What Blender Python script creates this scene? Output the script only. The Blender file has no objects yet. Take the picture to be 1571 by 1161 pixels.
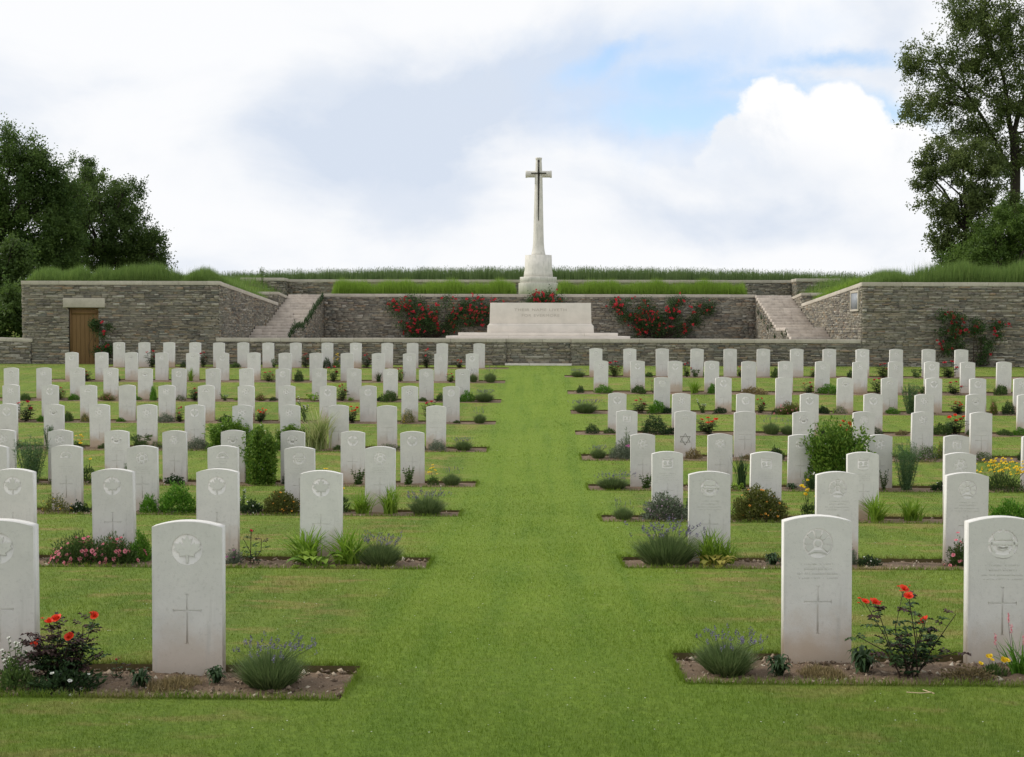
import bpy, math, random
import numpy as np
from mathutils import Matrix, Vector
R = math.radians
rng = np.random.default_rng(7)
random.seed(7)
sc = bpy.context.scene
COL = sc.collection

# ------------------------------------------------------------------ camera
FPX, W0, H0 = 1850.0, 1571.0, 1161.0
ZE = 2.41                                   # eye height above the lowest ground
YAW, PITCH, ROLL = R(1.254), R(2.18), R(0.15)
cam_d = bpy.data.cameras.new("camera"); cam = bpy.data.objects.new("camera", cam_d); COL.objects.link(cam)
cam_d.sensor_width = 36; cam_d.lens = 36 * FPX / W0; cam_d.clip_start = 0.05; cam_d.clip_end = 3000
CM = Matrix.Rotation(YAW, 4, 'Z') @ Matrix.Rotation(math.pi/2 - PITCH, 4, 'X') @ Matrix.Rotation(ROLL, 4, 'Z')
cam.matrix_world = Matrix.Translation((0, 0, ZE)) @ CM
sc.camera = cam
def P(x, y, Y):
    """world x and z of the point seen at photo pixel x,y that lies in the plane at distance Y"""
    d = CM.to_3x3() @ Vector(((x - W0/2)/FPX, -(y - H0/2)/FPX, -1))
    t = Y / d.y
    return d.x*t, ZE + d.z*t

# ------------------------------------------------------------------ render / exposure
sc.view_settings.view_transform = 'Standard'; sc.view_settings.look = 'None'
sc.view_settings.exposure = 0.0; sc.view_settings.gamma = 1.0
sc.render.engine = 'CYCLES'
sc.cycles.max_bounces = 6; sc.cycles.transparent_max_bounces = 8

# ------------------------------------------------------------------ world + sun
SUN_EL, SUN_AZ = R(36), R(-74)              # azimuth from +Y towards -X
sdir = Vector((math.sin(SUN_AZ)*math.cos(SUN_EL), math.cos(SUN_AZ)*math.cos(SUN_EL), math.sin(SUN_EL)))
sun_d = bpy.data.lights.new("sun", 'SUN'); sun = bpy.data.objects.new("sun", sun_d); COL.objects.link(sun)
sun_d.energy = 2.3; sun_d.angle = R(10); sun_d.color = (1.0, 0.95, 0.86)
sun.rotation_euler = sdir.to_track_quat('Z', 'Y').to_euler()

wd = bpy.data.worlds.new("World"); sc.world = wd; wd.use_nodes = True
nt = wd.node_tree; nt.nodes.clear()
class N:
    """tiny node helper"""
    def __init__(s, t): s.t = t
    def new(s, k, **kw):
        n = s.t.nodes.new(k)
        for a, v in kw.items(): setattr(n, a, v)
        return n
    def put(s, sock, v):
        if isinstance(v, bpy.types.NodeSocket): s.t.links.new(v, sock)
        elif v is not None: sock.default_value = v
    def m(s, op, a, b=None, c=None, clamp=False):
        n = s.new('ShaderNodeMath', operation=op, use_clamp=clamp)
        s.put(n.inputs[0], a)
        if b is not None: s.put(n.inputs[1], b)
        if c is not None: s.put(n.inputs[2], c)
        return n.outputs[0]
    def mix(s, f, a, b, mode='MIX'):
        n = s.new('ShaderNodeMix', data_type='RGBA', blend_type=mode)
        s.put(n.inputs['Factor'], f)
        for k, v in ((6, a), (7, b)):
            if isinstance(v, tuple) and len(v) == 3: v = (*v, 1)
            s.put(n.inputs[k], v)
        return n.outputs[2]
    def noise(s, vec, scale, detail=4, rough=.55, dist=0, out=0):
        n = s.new('ShaderNodeTexNoise'); s.put(n.inputs['Vector'], vec)
        n.inputs['Scale'].default_value = scale; n.inputs['Detail'].default_value = detail
        n.inputs['Roughness'].default_value = rough; n.inputs['Distortion'].default_value = dist
        return n.outputs[out]
    def rng(s, v, a, b, c=0., d=1., smooth=True):
        n = s.new('ShaderNodeMapRange'); n.interpolation_type = 'SMOOTHSTEP' if smooth else 'LINEAR'
        s.put(n.inputs[0], v)
        for i, q in enumerate((a, b, c, d)): n.inputs[i+1].default_value = q
        return n.outputs[0]
    def comb(s, x, y, z):
        n = s.new('ShaderNodeCombineXYZ')
        for i, q in enumerate((x, y, z)): s.put(n.inputs[i], q)
        return n.outputs[0]
    def sep(s, v):
        n = s.new('ShaderNodeSeparateXYZ'); s.put(n.inputs[0], v); return n.outputs
w = N(nt)
tc = w.new('ShaderNodeTexCoord').outputs['Generated']
sx, sy, sz = w.sep(tc)
den = w.m('MAXIMUM', w.m('ABSOLUTE', sy), 0.25)
u = w.m('DIVIDE', sx, den); v = w.m('DIVIDE', sz, den)      # direction tangents: u east of the axis, v above the horizon
uv = w.comb(u, v, w.m('MULTIPLY', sy, 0.2))
n1 = w.noise(w.comb(w.m('MULTIPLY', u, 1.0), w.m('MULTIPLY', v, 1.9), sy), 4.2, 7, .52, .35)
n2 = w.noise(w.comb(u, v, 7.3), 11.0, 7, .6, .3)
def blob(cx, cy, rx, ry, tilt=0.):
    """soft ellipse in direction space; centre and radii in thousandths"""
    a = w.m('SUBTRACT', u, cx); b = w.m('SUBTRACT', v, cy)
    c, s_ = math.cos(tilt), math.sin(tilt)
    p = w.m('ADD', w.m('MULTIPLY', a, c/rx), w.m('MULTIPLY', b, s_/rx))
    q = w.m('ADD', w.m('MULTIPLY', a, -s_/ry), w.m('MULTIPLY', b, c/ry))
    d = w.m('SQRT', w.m('ADD', w.m('MULTIPLY', p, p), w.m('MULTIPLY', q, q)))
    return w.m('SUBTRACT', 1.0, d)
def D(px, py): return (px-826)/1850, (510-py)/1850
wob = w.noise(w.comb(u, v, 2.2), 9., 6, .62, 0, 1); wx, wy, _w = w.sep(wob)
u0, v0 = u, v
u = w.m('ADD', u, w.m('MULTIPLY', w.m('SUBTRACT', wx, .5), .075)); v = w.m('ADD', v, w.m('MULTIPLY', w.m('SUBTRACT', wy, .5), .06))
def PB(px, py, rx, ry, tilt=0.): 
    cx, cy = D(px, py); return blob(cx, cy, rx/1850, ry/1850, tilt)
front = w.rng(sy, 0.0, 0.3)
WHITE = (10.6, 10.7, 10.9); GREY = (7.5, 8.3, 9.6)
nn = w.m('SUBTRACT', n2, 0.5)
base = w.m('MULTIPLY', w.rng(n1, 0.42, 0.68), w.m('SUBTRACT', 1., w.m('MULTIPLY', w.rng(v0, .18, .30), w.rng(u0, -.05, -.3))))
bias = w.m('MULTIPLY', w.rng(w.m('ADD', PB(790, 150, 330, 120, .2), w.m('MULTIPLY', nn, .9)), -.05, .9), .72)
bias2 = w.m('MULTIPLY', w.rng(w.m('ADD', PB(1150, 345, 330, 60), w.m('MULTIPLY', nn, .9)), 0, .8), .42)
bias3 = w.m('MULTIPLY', w.rng(w.m('ADD', PB(520, 240, 320, 90), w.m('MULTIPLY', nn, .9)), 0, .8), .35)
gf = w.m('ADD', w.m('MULTIPLY', base, .8), w.m('MULTIPLY', w.m('ADD', w.m('ADD', bias, bias2), bias3), front), clamp=True)
cloud = w.mix(gf, WHITE, GREY)
sky = w.new('ShaderNodeTexSky'); sky.sky_type = 'NISHITA'; sky.sun_disc = False
sky.sun_elevation = SUN_EL; sky.sun_rotation = SUN_AZ
sky.air_density = 1.2; sky.dust_density = 0.6; sky.ozone_density = 2.0
skyc = w.mix(1.0, sky.outputs[0], (2.0, 2.0, 2.15), 'MULTIPLY')
h = w.m('MAXIMUM', PB(1060, 168, 190, 34, .0), PB(1040, 120, 130, 40, .0))
h = w.m('MAXIMUM', h, PB(1190, 150, 230, 26, -.12))
h = w.m('MAXIMUM', h, PB(1330, 180, 120, 30, -.2)); h = w.m('MAXIMUM', h, PB(1260, 110, 130, 24, .1)); h = w.m('MAXIMUM', h, PB(925, 90, 120, 26, .3))
hole = w.m('MULTIPLY', w.rng(w.m('ADD', h, w.m('MULTIPLY', nn, 1.8)), -.15, 1.0), front)
cu = None
for b in ((1182, 188, 60, 54), (1272, 203, 62, 60), (1120, 246, 62, 58), (1225, 260, 120, 90), (1345, 262, 95, 75), (1040, 300, 70, 48)):
    q = PB(*b); cu = q if cu is None else w.m('MAXIMUM', cu, q)
cum = w.m('MULTIPLY', w.m('MULTIPLY', w.rng(w.m('ADD', cu, w.m('MULTIPLY', nn, .8)), -.05, .16), front), w.rng(v0, D(0, 300)[1], D(0, 195)[1]))
inner = w.mix(w.rng(n2, .46, .68), (11.0, 11.0, 11.05), (9.3, 9.7, 10.3))
halo = w.m('MULTIPLY', w.rng(w.m('ADD', PB(1040, 120, 330, 140, .1), w.m('MULTIPLY', nn, 1.2)), -.1, 1.0), front)
cloud = w.mix(w.m('MULTIPLY', halo, .75), cloud, (6.6, 8.3, 10.9))
c1 = w.mix(w.m('MULTIPLY', hole, .85), cloud, skyc)
c2 = w.mix(cum, c1, inner)
bg = w.new('ShaderNodeBackground'); w.put(bg.inputs[0], c2); bg.inputs[1].default_value = 0.092
out = w.new('ShaderNodeOutputWorld'); nt.links.new(bg.outputs[0], out.inputs[0])

# ------------------------------------------------------------------ helpers
def material(name, build, rough=.8, bump=None, trans=0.):
    m = bpy.data.materials.new(name); m.use_nodes = True
    t = m.node_tree; t.nodes.clear(); n = N(t)
    p = n.new('ShaderNodeBsdfPrincipled'); p.inputs['Roughness'].default_value = rough
    p.inputs['Specular IOR Level'].default_value = .3
    c = build(n, p)
    if c is not None: n.put(p.inputs['Base Color'], (*c, 1) if isinstance(c, tuple) and len(c) == 3 else c)
    if bump:
        h_, st, di = bump(n); b = n.new('ShaderNodeBump'); n.put(b.inputs['Height'], h_)
        b.inputs['Strength'].default_value = st; b.inputs['Distance'].default_value = di
        t.links.new(b.outputs[0], p.inputs['Normal'])
    o = n.new('ShaderNodeOutputMaterial'); s = p.outputs[0]
    if trans:
        tr = n.new('ShaderNodeBsdfTranslucent')
        if isinstance(c, tuple): tr.inputs[0].default_value = (*c[:3], 1)
        else: t.links.new(c, tr.inputs[0])
        mx = n.new('ShaderNodeMixShader'); mx.inputs[0].default_value = trans
        t.links.new(s, mx.inputs[1]); t.links.new(tr.outputs[0], mx.inputs[2]); s = mx.outputs[0]
    t.links.new(s, o.inputs[0])
    return m
def pos(n): return n.new('ShaderNodeNewGeometry').outputs['Position']
def objc(n): return n.new('ShaderNodeTexCoord').outputs['Object']
def attr(n, a='rnd'):
    q = n.new('ShaderNodeAttribute'); q.attribute_name = a; return q.outputs['Fac']
def oinfo(n): return n.new('ShaderNodeObjectInfo').outputs['Random']
def ramp(n, f, stops, const=False):
    r = n.new('ShaderNodeValToRGB'); n.put(r.inputs[0], f)
    if const: r.color_ramp.interpolation = 'CONSTANT'
    e = r.color_ramp.elements
    while len(e) < len(stops): e.new(.5)
    for i, (p_, c) in enumerate(stops): e[i].position = p_; e[i].color = (*c, 1)
    return r.outputs[0]

def leafmat(name, a, b, trans=.25, var=.35, rough=.6):
    def f(n, p):
        r = attr(n)
        c = n.mix(r, a, b)
        q = n.noise(pos(n), 6., 3)
        k = n.m('ADD', 1-var*.5, n.m('MULTIPLY', n.m('ADD', q, n.m('MULTIPLY', n.m('SUBTRACT', oinfo(n), .5), .6)), var))
        h = n.new('ShaderNodeHueSaturation'); n.put(h.inputs['Color'], c); n.put(h.inputs['Value'], k)
        return h.outputs[0]
    return material(name, f, rough, None, trans)

M = {}
def grass_color(n, blades=False):
    g = pos(n); X, Y, Z = n.sep(g)
    big = n.noise(g, .55, 4, .6); mid = n.noise(g, 2.6, 5, .65); fine = n.noise(g, 22., 4, .7)
    c = n.mix(n.rng(big, .35, .65), (.118, .188, .017), (.165, .240, .022))
    c = n.mix(n.m('MULTIPLY', n.rng(mid, .48, .72), .45), c, (.20, .245, .045))
    c = n.mix(n.m('MULTIPLY', n.rng(mid, .52, .3), .55), c, (.100, .185, .015))
    # parched patches between the grave rows, not on the watered middle path
    side = n.m('MAXIMUM', n.rng(X, -.8, -1.6), n.rng(X, .7, 1.5))
    st = n.noise(n.comb(n.m('MULTIPLY', X, 1.), n.m('MULTIPLY', Y, 2.6), 3.), 1.5, 5, .6)
    dry = n.m('MULTIPLY', n.m('MULTIPLY', n.rng(st, .505, .63), side), .72)
    c = n.mix(dry, c, (.30, .225, .085))
    c = n.mix(n.m('MULTIPLY', side, .08), c, (.19, .20, .06))
    c = n.mix(n.m('MULTIPLY', n.m('SUBTRACT', 1., side), .5), c, (.165, .262, .016))
    mow = n.noise(n.comb(n.m('MULTIPLY', X, 2.4), n.m('MULTIPLY', Y, .10), 0.), 1.6, 3, .5)
    c = n.mix(n.m('MULTIPLY', n.rng(mow, .42, .62), .30), c, (.19, .265, .03))
    c = n.mix(n.m('MULTIPLY', n.rng(mow, .5, .34), .26), c, (.085, .165, .014))
    spot = n.noise(g, 7.5, 3, .6)
    c = n.mix(n.m('MULTIPLY', n.rng(spot, .60, .72), .4), c, (.21, .255, .06))
    c = n.mix(n.m('MULTIPLY', n.rng(Y, 8.5, 4.5), .45), c, (.092, .165, .014))
    if blades:
        c = n.mix(attr(n), n.mix(1., c, (.84, .86, .75), 'MULTIPLY'), n.mix(1., c, (1.18, 1.13, 1.35), 'MULTIPLY'))
    else:
        c = n.mix(n.rng(fine, .35, .7), n.mix(1., c, (.8, .82, .72), 'MULTIPLY'), n.mix(1., c, (1.1, 1.07, 1.05), 'MULTIPLY'))
    return c
M['lawn'] = material('lawn_ground', lambda n, p: grass_color(n), .95, lambda n: (n.noise(pos(n), 60., 5, .7), .8, .02))
M['blades'] = material('lawn_blades', lambda n, p: grass_color(n, True), .7, None, .35)
M['soil'] = material('soil', lambda n, p: n.mix(n.noise(pos(n), 9., 6, .65), (.095, .062, .038), (.37, .265, .175)), .95,
                     lambda n: (n.noise(pos(n), 70., 6, .7), 1., .03))
M['turfedge'] = material('turf_edge', lambda n, p: n.mix(n.noise(pos(n), 30., 4), (.075, .06, .03), (.15, .12, .05)), 1.)
M['pebble'] = material('pebble', lambda n, p: ramp(n, attr(n), [(0, (.10, .07, .045)), (.5, (.24, .18, .13)), (.85, (.34, .27, .19)), (1, (.50, .45, .36))]), .9)

def f_head(n, p):
    o = objc(n); X, Y, Z = n.sep(o); g = pos(n)
    nz = n.noise(g, 7., 6, .65)
    c = n.mix(n.rng(nz, .3, .75), (.76, .74, .70), (.69, .675, .64))
    c = n.mix(n.m('MULTIPLY', n.rng(n.noise(g, 45., 4, .7), .52, .7), .35), c, (.50, .485, .45))
    # splash staining that really sits on the foot of each stone, height varies with noise
    zz = n.m('ADD', Z, n.m('MULTIPLY', n.m('SUBTRACT', n.noise(g, 5., 5, .6), .5), -.45))
    st = n.m('MULTIPLY', n.rng(zz, .30, .02), n.m('ADD', .25, n.m('MULTIPLY', oinfo(n), .75)))
    c = n.mix(st, c, (.52, .40, .28))
    streak = n.noise(n.comb(n.m('MULTIPLY', X, 14.), n.m('MULTIPLY', Y, 14.), n.m('MULTIPLY', Z, 1.6)), 1., 4, .6)
    c = n.mix(n.m('MULTIPLY', n.rng(streak, .56, .74), .34), c, (.47, .46, .42))
    k = n.m('ADD', .90, n.m('MULTIPLY', oinfo(n), .14))
    h = n.new('ShaderNodeHueSaturation'); n.put(h.inputs['Color'], c); n.put(h.inputs['Value'], k)
    return h.outputs[0]
M['head'] = material('portland_headstone', f_head, .85, lambda n: (n.noise(pos(n), 160., 4, .7), .35, .004))
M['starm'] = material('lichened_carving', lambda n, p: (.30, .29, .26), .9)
M['letter'] = material('worn_lettering', lambda n, p: (.62, .61, .575), .9)
def f_lime(n, p):
    g = pos(n)
    c = n.mix(n.rng(n.noise(g, 1.8, 6, .65), .3, .7), (.58, .53, .45), (.46, .42, .35))
    c = n.mix(n.m('MULTIPLY', n.rng(n.noise(g, 14., 5, .7), .5, .72), .6), c, (.30, .28, .23))
    r = attr(n)
    return n.mix(n.m('MULTIPLY', r, .3), c, (.30, .27, .2))
M['lime'] = material('limestone_coping', f_lime, .9, lambda n: (n.noise(pos(n), 60., 5, .7), .5, .01))
M['altar'] = material('altar_stone', lambda n, p: n.mix(n.rng(n.noise(pos(n), 2.5, 6, .6), .3, .75), (.74, .68, .61), (.64, .59, .525)), .85,
                      lambda n: (n.noise(pos(n), 50., 4), .25, .006))
M['altarletter'] = material('shade_toned_letters', lambda n, p: (.47, .42, .365), .9)  # raised letters in darker stone colour, painting in the shade of cut grooves
def f_cross(n, p):
    g = pos(n); X, Y, Z = n.sep(g)
    c = n.mix(n.rng(n.noise(g, 3., 6, .65), .35, .7), (.74, .71, .64), (.62, .60, .54))
    return n.mix(n.m('MULTIPLY', n.rng(n.noise(n.comb(n.m('MULTIPLY', X, 6.), n.m('MULTIPLY', Y, 6.), Z), 2., 4), .5, .7), .45), c, (.42, .41, .35))
M['crossstone'] = material('cross_stone', f_cross, .85, lambda n: (n.noise(pos(n), 40., 4), .3, .01))
M['bronze'] = material('bronze', lambda n, p: (p.inputs['Metallic'].__setattr__('default_value', .6), (.035, .033, .025))[1], .5)
M['plaque'] = material('plaque_metal', lambda n, p: n.mix(n.noise(pos(n), 8., 3), (.22, .24, .27), (.34, .36, .38)), .45)
def f_mas(n, p):
    r = attr(n)
    c = ramp(n, r, [(0, (.125, .115, .10)), (.12, (.20, .178, .142)), (.32, (.265, .24, .19)), (.48, (.19, .19, .165)), (.60, (.33, .28, .20)),
                    (.72, (.24, .20, .165)), (.81, (.40, .365, .295)), (.91, (.33, .235, .15)), (.95, (.46, .43, .37))], True)
    c = n.mix(n.m('MULTIPLY', n.rng(n.noise(pos(n), 9., 5, .7), .42, .68), .5), c, (.22, .20, .165))
    c = n.mix(n.m('MULTIPLY', n.rng(n.noise(pos(n), 1.1, 4, .6), .40, .66), .45), c, (.34, .315, .25))
    return n.mix(n.m('MULTIPLY', n.rng(n.noise(pos(n), 3.1, 6, .75), .69, .75), .75), c, (.55, .55, .5))
M['mas'] = material('slate_masonry', f_mas, .9, lambda n: (n.noise(pos(n), 35., 5, .7), .7, .02))
M['core'] = material('wall_joint', lambda n, p: (.055, .05, .042), 1.)
M['stepm'] = material('stair_stone', lambda n, p: n.mix(n.rng(n.noise(pos(n), 3., 6, .7), .35, .7), n.mix(attr(n), (.64, .575, .50), (.55, .49, .43)), (.42, .37, .32)), .9,
                      lambda n: (n.noise(pos(n), 40., 4), .5, .01))
M['wood'] = material('oak_door', lambda n, p: n.mix(n.noise(n.comb(n.m('MULTIPLY', n.sep(pos(n))[0], 20.), 0., n.sep(pos(n))[2]), 2., 5, .7), (.115, .066, .026), (.25, .15, .06)), .75)
M['bark'] = material('bark', lambda n, p: n.mix(n.noise(pos(n), 5., 5), (.02, .017, .012), (.06, .05, .037)), .95)
M['treeleft'] = leafmat('leaf_dark', (.034, .075, .016), (.13, .20, .045), .48, .5)
M['treeback'] = leafmat('leaf_mid', (.040, .085, .018), (.15, .225, .052), .48, .5)
M['treeright'] = leafmat('leaf_right', (.055, .090, .024), (.19, .24, .07), .42, .5)
M['treeshrub'] = leafmat('leaf_hedgerow', (.045, .09, .018), (.14, .22, .04), .4, .5)
M['hedge'] = leafmat('border_grass', (.14, .25, .025), (.28, .42, .055), .3, .3)
M['hedge2'] = leafmat('bank_grass', (.085, .165, .03), (.23, .33, .08), .3, .3)
M['crop'] = leafmat('crop', (.10, .17, .05), (.20, .28, .10), .25, .25)
M['crophead'] = leafmat('crop_head', (.08, .13, .04), (.14, .19, .07), .05, .25)
M['lav'] = leafmat('lavender_leaf', (.070, .125, .035), (.21, .275, .105), .2)
M['lavfl'] = leafmat('lavender_bloom', (.10, .09, .16), (.20, .18, .27), .1, .2)
M['strap'] = leafmat('strap_leaf', (.13, .25, .02), (.28, .42, .05), .35)
M['hosta'] = leafmat('hosta_leaf', (.12, .24, .02), (.26, .38, .04), .3)
M['hostay'] = leafmat('hosta_leaf_yellow', (.20, .21, .03), (.42, .36, .07), .3)
M['bright'] = leafmat('bright_leaf', (.055, .17, .012), (.15, .32, .03), .3)
M['bushleaf'] = leafmat('shrub_leaf', (.065, .165, .018), (.23, .35, .05), .35)
M['green'] = leafmat('green_leaf', (.045, .090, .022), (.12, .19, .045), .25)
M['dark'] = leafmat('dark_leaf', (.018, .045, .014), (.05, .095, .028), .15)
M['rosel'] = leafmat('rose_leaf', (.022, .058, .018), (.065, .12, .035), .15)
M['climbleaf'] = leafmat('climber_leaf', (.025, .062, .018), (.085, .15, .04), .25, .5)
M['rosed'] = leafmat('rose_new_leaf', (.035, .018, .018), (.08, .045, .038), .1)
M['grey'] = leafmat('silver_leaf', (.12, .16, .10), (.25, .29, .20), .15)
M['feather'] = leafmat('feathery_leaf', (.060, .125, .045), (.13, .215, .085), .25)
M['varieg'] = leafmat('variegated_blade', (.18, .26, .06), (.52, .52, .25), .3)
M['straw'] = leafmat('dry_cover', (.11, .09, .035), (.36, .28, .13), .2)
M['olive'] = leafmat('olive_leaf', (.075, .10, .02), (.19, .20, .045), .25)
M['stem'] = leafmat('green_stem', (.035, .06, .018), (.07, .09, .03), 0)
M['stemd'] = leafmat('dark_stem', (.035, .022, .015), (.07, .045, .03), 0)
M['red'] = leafmat('scarlet_petal', (.62, .028, .010), (.86, .07, .018), .2, .25)
M['crim'] = leafmat('crimson_petal', (.30, .008, .020), (.66, .045, .06), .2, .5)
M['pink'] = leafmat('pink_petal', (.68, .16, .22), (.84, .36, .40), .25, .2)
M['mag'] = leafmat('magenta_petal', (.42, .09, .28), (.60, .26, .46), .25, .2)
M['mauve'] = leafmat('mauve_petal', (.30, .17, .27), (.58, .42, .52), .2, .2)
M['yel'] = leafmat('yellow_petal', (.72, .47, .012), (.88, .68, .04), .2, .15)
M['ora'] = leafmat('orange_petal', (.62, .26, .03), (.78, .45, .08), .2, .2)
M['wht'] = leafmat('white_petal', (.62, .64, .55), (.8, .8, .75), .2, .1)
M['tan'] = material('dry_twig', lambda n, p: (.5, .40, .24), .9)

class G:
    def __init__(s): s.V = []; s.F = {}; s.Rn = []; s.n = 0
    def add(s, V, F, r=0.5):
        V = np.asarray(V, float).reshape(-1, 3); F = np.asarray(F, int)
        if F.ndim == 1: F = F.reshape(1, -1)
        s.F.setdefault(F.shape[1], []).append(F + s.n)
        s.Rn.append(np.broadcast_to(np.asarray(r, float), (len(V),)).copy())
        s.V.append(V); s.n += len(V)
    def box(s, x0, x1, y0, y1, z0, z1, r=.5):
        s.add([(x0,y0,z0),(x1,y0,z0),(x1,y1,z0),(x0,y1,z0),(x0,y0,z1),(x1,y0,z1),(x1,y1,z1),(x0,y1,z1)],
              [(0,3,2,1),(4,5,6,7),(0,1,5,4),(1,2,6,5),(2,3,7,6),(3,0,4,7)], r)
    def build(s, name, mat, parent=None, smooth=False, bevel=0):
        V = np.concatenate(s.V); Rn = np.concatenate(s.Rn)
        me = bpy.data.meshes.new(name)
        me.vertices.add(len(V)); me.vertices.foreach_set('co', V.astype(np.float32).ravel())
        idx = []; st = []; tot = []; o = 0
        for k, L in s.F.items():
            A = np.concatenate(L); idx.append(A.ravel()); st.append(o + np.arange(len(A))*k); tot.append(np.full(len(A), k)); o += A.size
        idx = np.concatenate(idx); st = np.concatenate(st); tot = np.concatenate(tot)
        me.loops.add(len(idx)); me.loops.foreach_set('vertex_index', idx.astype(np.int32))
        me.polygons.add(len(st)); me.polygons.foreach_set('loop_start', st.astype(np.int32)); me.polygons.foreach_set('loop_total', tot.astype(np.int32))
        if smooth: me.polygons.foreach_set('use_smooth', np.ones(len(st), bool))
        a = me.attributes.new('rnd', 'FLOAT', 'POINT'); a.data.foreach_set('value', Rn.astype(np.float32))
        me.update(calc_edges=True); me.validate()
        me.materials.append(M[mat] if isinstance(mat, str) else mat)
        ob = bpy.data.objects.new(name, me); COL.objects.link(ob)
        if parent: ob.parent = parent
        if bevel:
            b = ob.modifiers.new('bevel', 'BEVEL'); b.width = bevel; b.segments = 2; b.limit_method = 'ANGLE'
        return ob
def tag(o, label=None, cat=None, group=None, kind=None):
    if label: o['label'] = label
    if cat: o['category'] = cat
    if group: o['group'] = group
    if kind: o['kind'] = kind
    return o
def empty(name, loc=(0,0,0)):
    o = bpy.data.objects.new(name, None); COL.objects.link(o); o.location = loc; o.empty_display_size = .1; return o
def kids(o): return list(o.children)
def copy_tree(o, parent=None):
    c = o.copy(); COL.objects.link(c)
    if parent: c.parent = parent
    for k in kids(o): copy_tree(k, c)
    return c

def unit(a): return a/np.maximum(np.linalg.norm(a, axis=-1, keepdims=True), 1e-9)
def blades(g, base, hgt, wid, lean, azim=None, bend=.5, seg=2, r=None, tipw=.0):
    """grass-like blades: base (n,3), hgt/wid/lean arrays; lean is the outward reach"""
    n = len(base); hgt = np.broadcast_to(hgt, n); wid = np.broadcast_to(wid, n); lean = np.broadcast_to(lean, n)
    az = rng.uniform(0, 2*np.pi, n) if azim is None else azim
    d = np.stack([np.cos(az), np.sin(az), np.zeros(n)], 1)
    tw = az + np.pi/2 + rng.normal(0, .7, n); wv = np.stack([np.cos(tw), np.sin(tw), np.zeros(n)], 1)
    r = rng.random(n) if r is None else r
    rows = []
    for i in range(seg):
        t = i/seg; k = 1 - t*.55 if i else 1.
        c = base + d*(lean*(t**(1+bend)))[:, None]; c = c + np.stack([0*t*hgt, 0*hgt, hgt*(t - bend*.35*t*t*(lean/np.maximum(hgt, 1e-4)).clip(0, 1.4))], 1)
        rows += [c - wv*(wid*k/2)[:, None], c + wv*(wid*k/2)[:, None]]
    t = 1.; tip = base + d*lean[:, None] + np.stack([0*hgt, 0*hgt, hgt*(1 - bend*.35*(lean/np.maximum(hgt, 1e-4)).clip(0, 1.4))], 1)
    rows.append(tip); m = len(rows)
    V = np.stack(rows, 1).reshape(-1, 3); o = np.arange(n)*m
    Rr = np.repeat(r, m)
    if seg > 1:
        F = np.concatenate([np.stack([o+2*i, o+2*i+1, o+2*i+3, o+2*i+2], 1) for i in range(seg-1)])
        T = np.stack([o+2*(seg-1), o+2*(seg-1)+1, o+m-1], 1)
        n0 = g.n; g.add(V, F, Rr); g.F.setdefault(3, []).append(T + n0)
    else:
        g.add(V, np.stack([o, o+1, o+2], 1), Rr)
def leaves(g, p, ln, wd_, dirv=None, r=None, droop=.3):
    """diamond leaves folded on their midrib"""
    n = len(p)
    d = unit(rng.normal(size=(n, 3))) if dirv is None else unit(dirv)
    a = unit(np.cross(d, unit(rng.normal(size=(n, 3)))))
    nrm = np.cross(d, a)
    ln = np.broadcast_to(ln, n)[:, None]; wd_ = np.broadcast_to(wd_, n)[:, None]
    mid = p + d*ln*.45 + nrm*ln*.06
    V = np.stack([p, mid + a*wd_*.5 + nrm*wd_*.12, p + d*ln - nrm*ln*droop*.3, mid - a*wd_*.5 + nrm*wd_*.12], 1).reshape(-1, 3)
    o = np.arange(n)*4
    r = rng.random(n) if r is None else r
    g.add(V, np.stack([o, o+1, o+2, o+3], 1), np.repeat(r, 4))
def tube(g, pts, rad, k=5, r=.5):
    pts = [Vector(p) for p in pts]; rad = list(rad) if hasattr(rad, '__len__') else [rad]*len(pts)
    V = []; up = Vector((.13, .27, 1))
    for i, p in enumerate(pts):
        d = (pts[min(i+1, len(pts)-1)] - pts[max(i-1, 0)]).normalized()
        a = d.cross(up); a = a.normalized() if a.length > 1e-3 else Vector((1, 0, 0)); b = d.cross(a)
        for j in range(k):
            t = 2*math.pi*j/k; V.append(p + (a*math.cos(t) + b*math.sin(t))*rad[i])
    F = [(i*k+j, i*k+(j+1) % k, (i+1)*k+(j+1) % k, (i+1)*k+j) for i in range(len(pts)-1) for j in range(k)]
    g.add([tuple(q) for q in V], F, r)

# ------------------------------------------------------------------ ground profile
PL = np.array([(-6, .85), (0, .83), (3, .75), (6.45, .575), (10.9, .34), (15.1, .155), (18.9, .0), (23.1, .20), (27.8, .36), (31.7, .635), (35.5, 1.0), (39.8, 1.27), (42, 1.27), (60, 1.3)])
PR = np.array([(-6, .85), (0, .82), (3, .74), (6.78, .575), (11.1, .32), (14.9, .135), (18.8, .0), (21.9, .21), (25.3, .34), (28.8, .535), (32.1, .87), (35.8, 1.16), (39.8, 1.26), (42, 1.27), (60, 1.3)])
def gh(X, Y):
    X = np.asarray(X, float); Y = np.asarray(Y, float)
    acc = 0
    for dy in (-.9, -.45, 0, .45, .9):
        l = np.interp(Y+dy, PL[:, 0], PL[:, 1]); q = np.interp(Y+dy, PR[:, 0], PR[:, 1])
        t = np.clip((X+1.0)/1.8, 0, 1); t = t*t*(3-2*t); acc = acc + l*(1-t)+q*t
    return acc/5
YL = [6.45, 10.9, 15.12, 19.1, 23.1, 27.7, 31.7, 35.5, 39.8]
YR = [6.80, 11.1, 14.9, 18.8, 21.8, 25.3, 28.85, 32.1, 35.8]
XPL, XPR = -.97, .77
BF, BB = .60, .12                           # bed reaches this far before and behind the stone face
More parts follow.
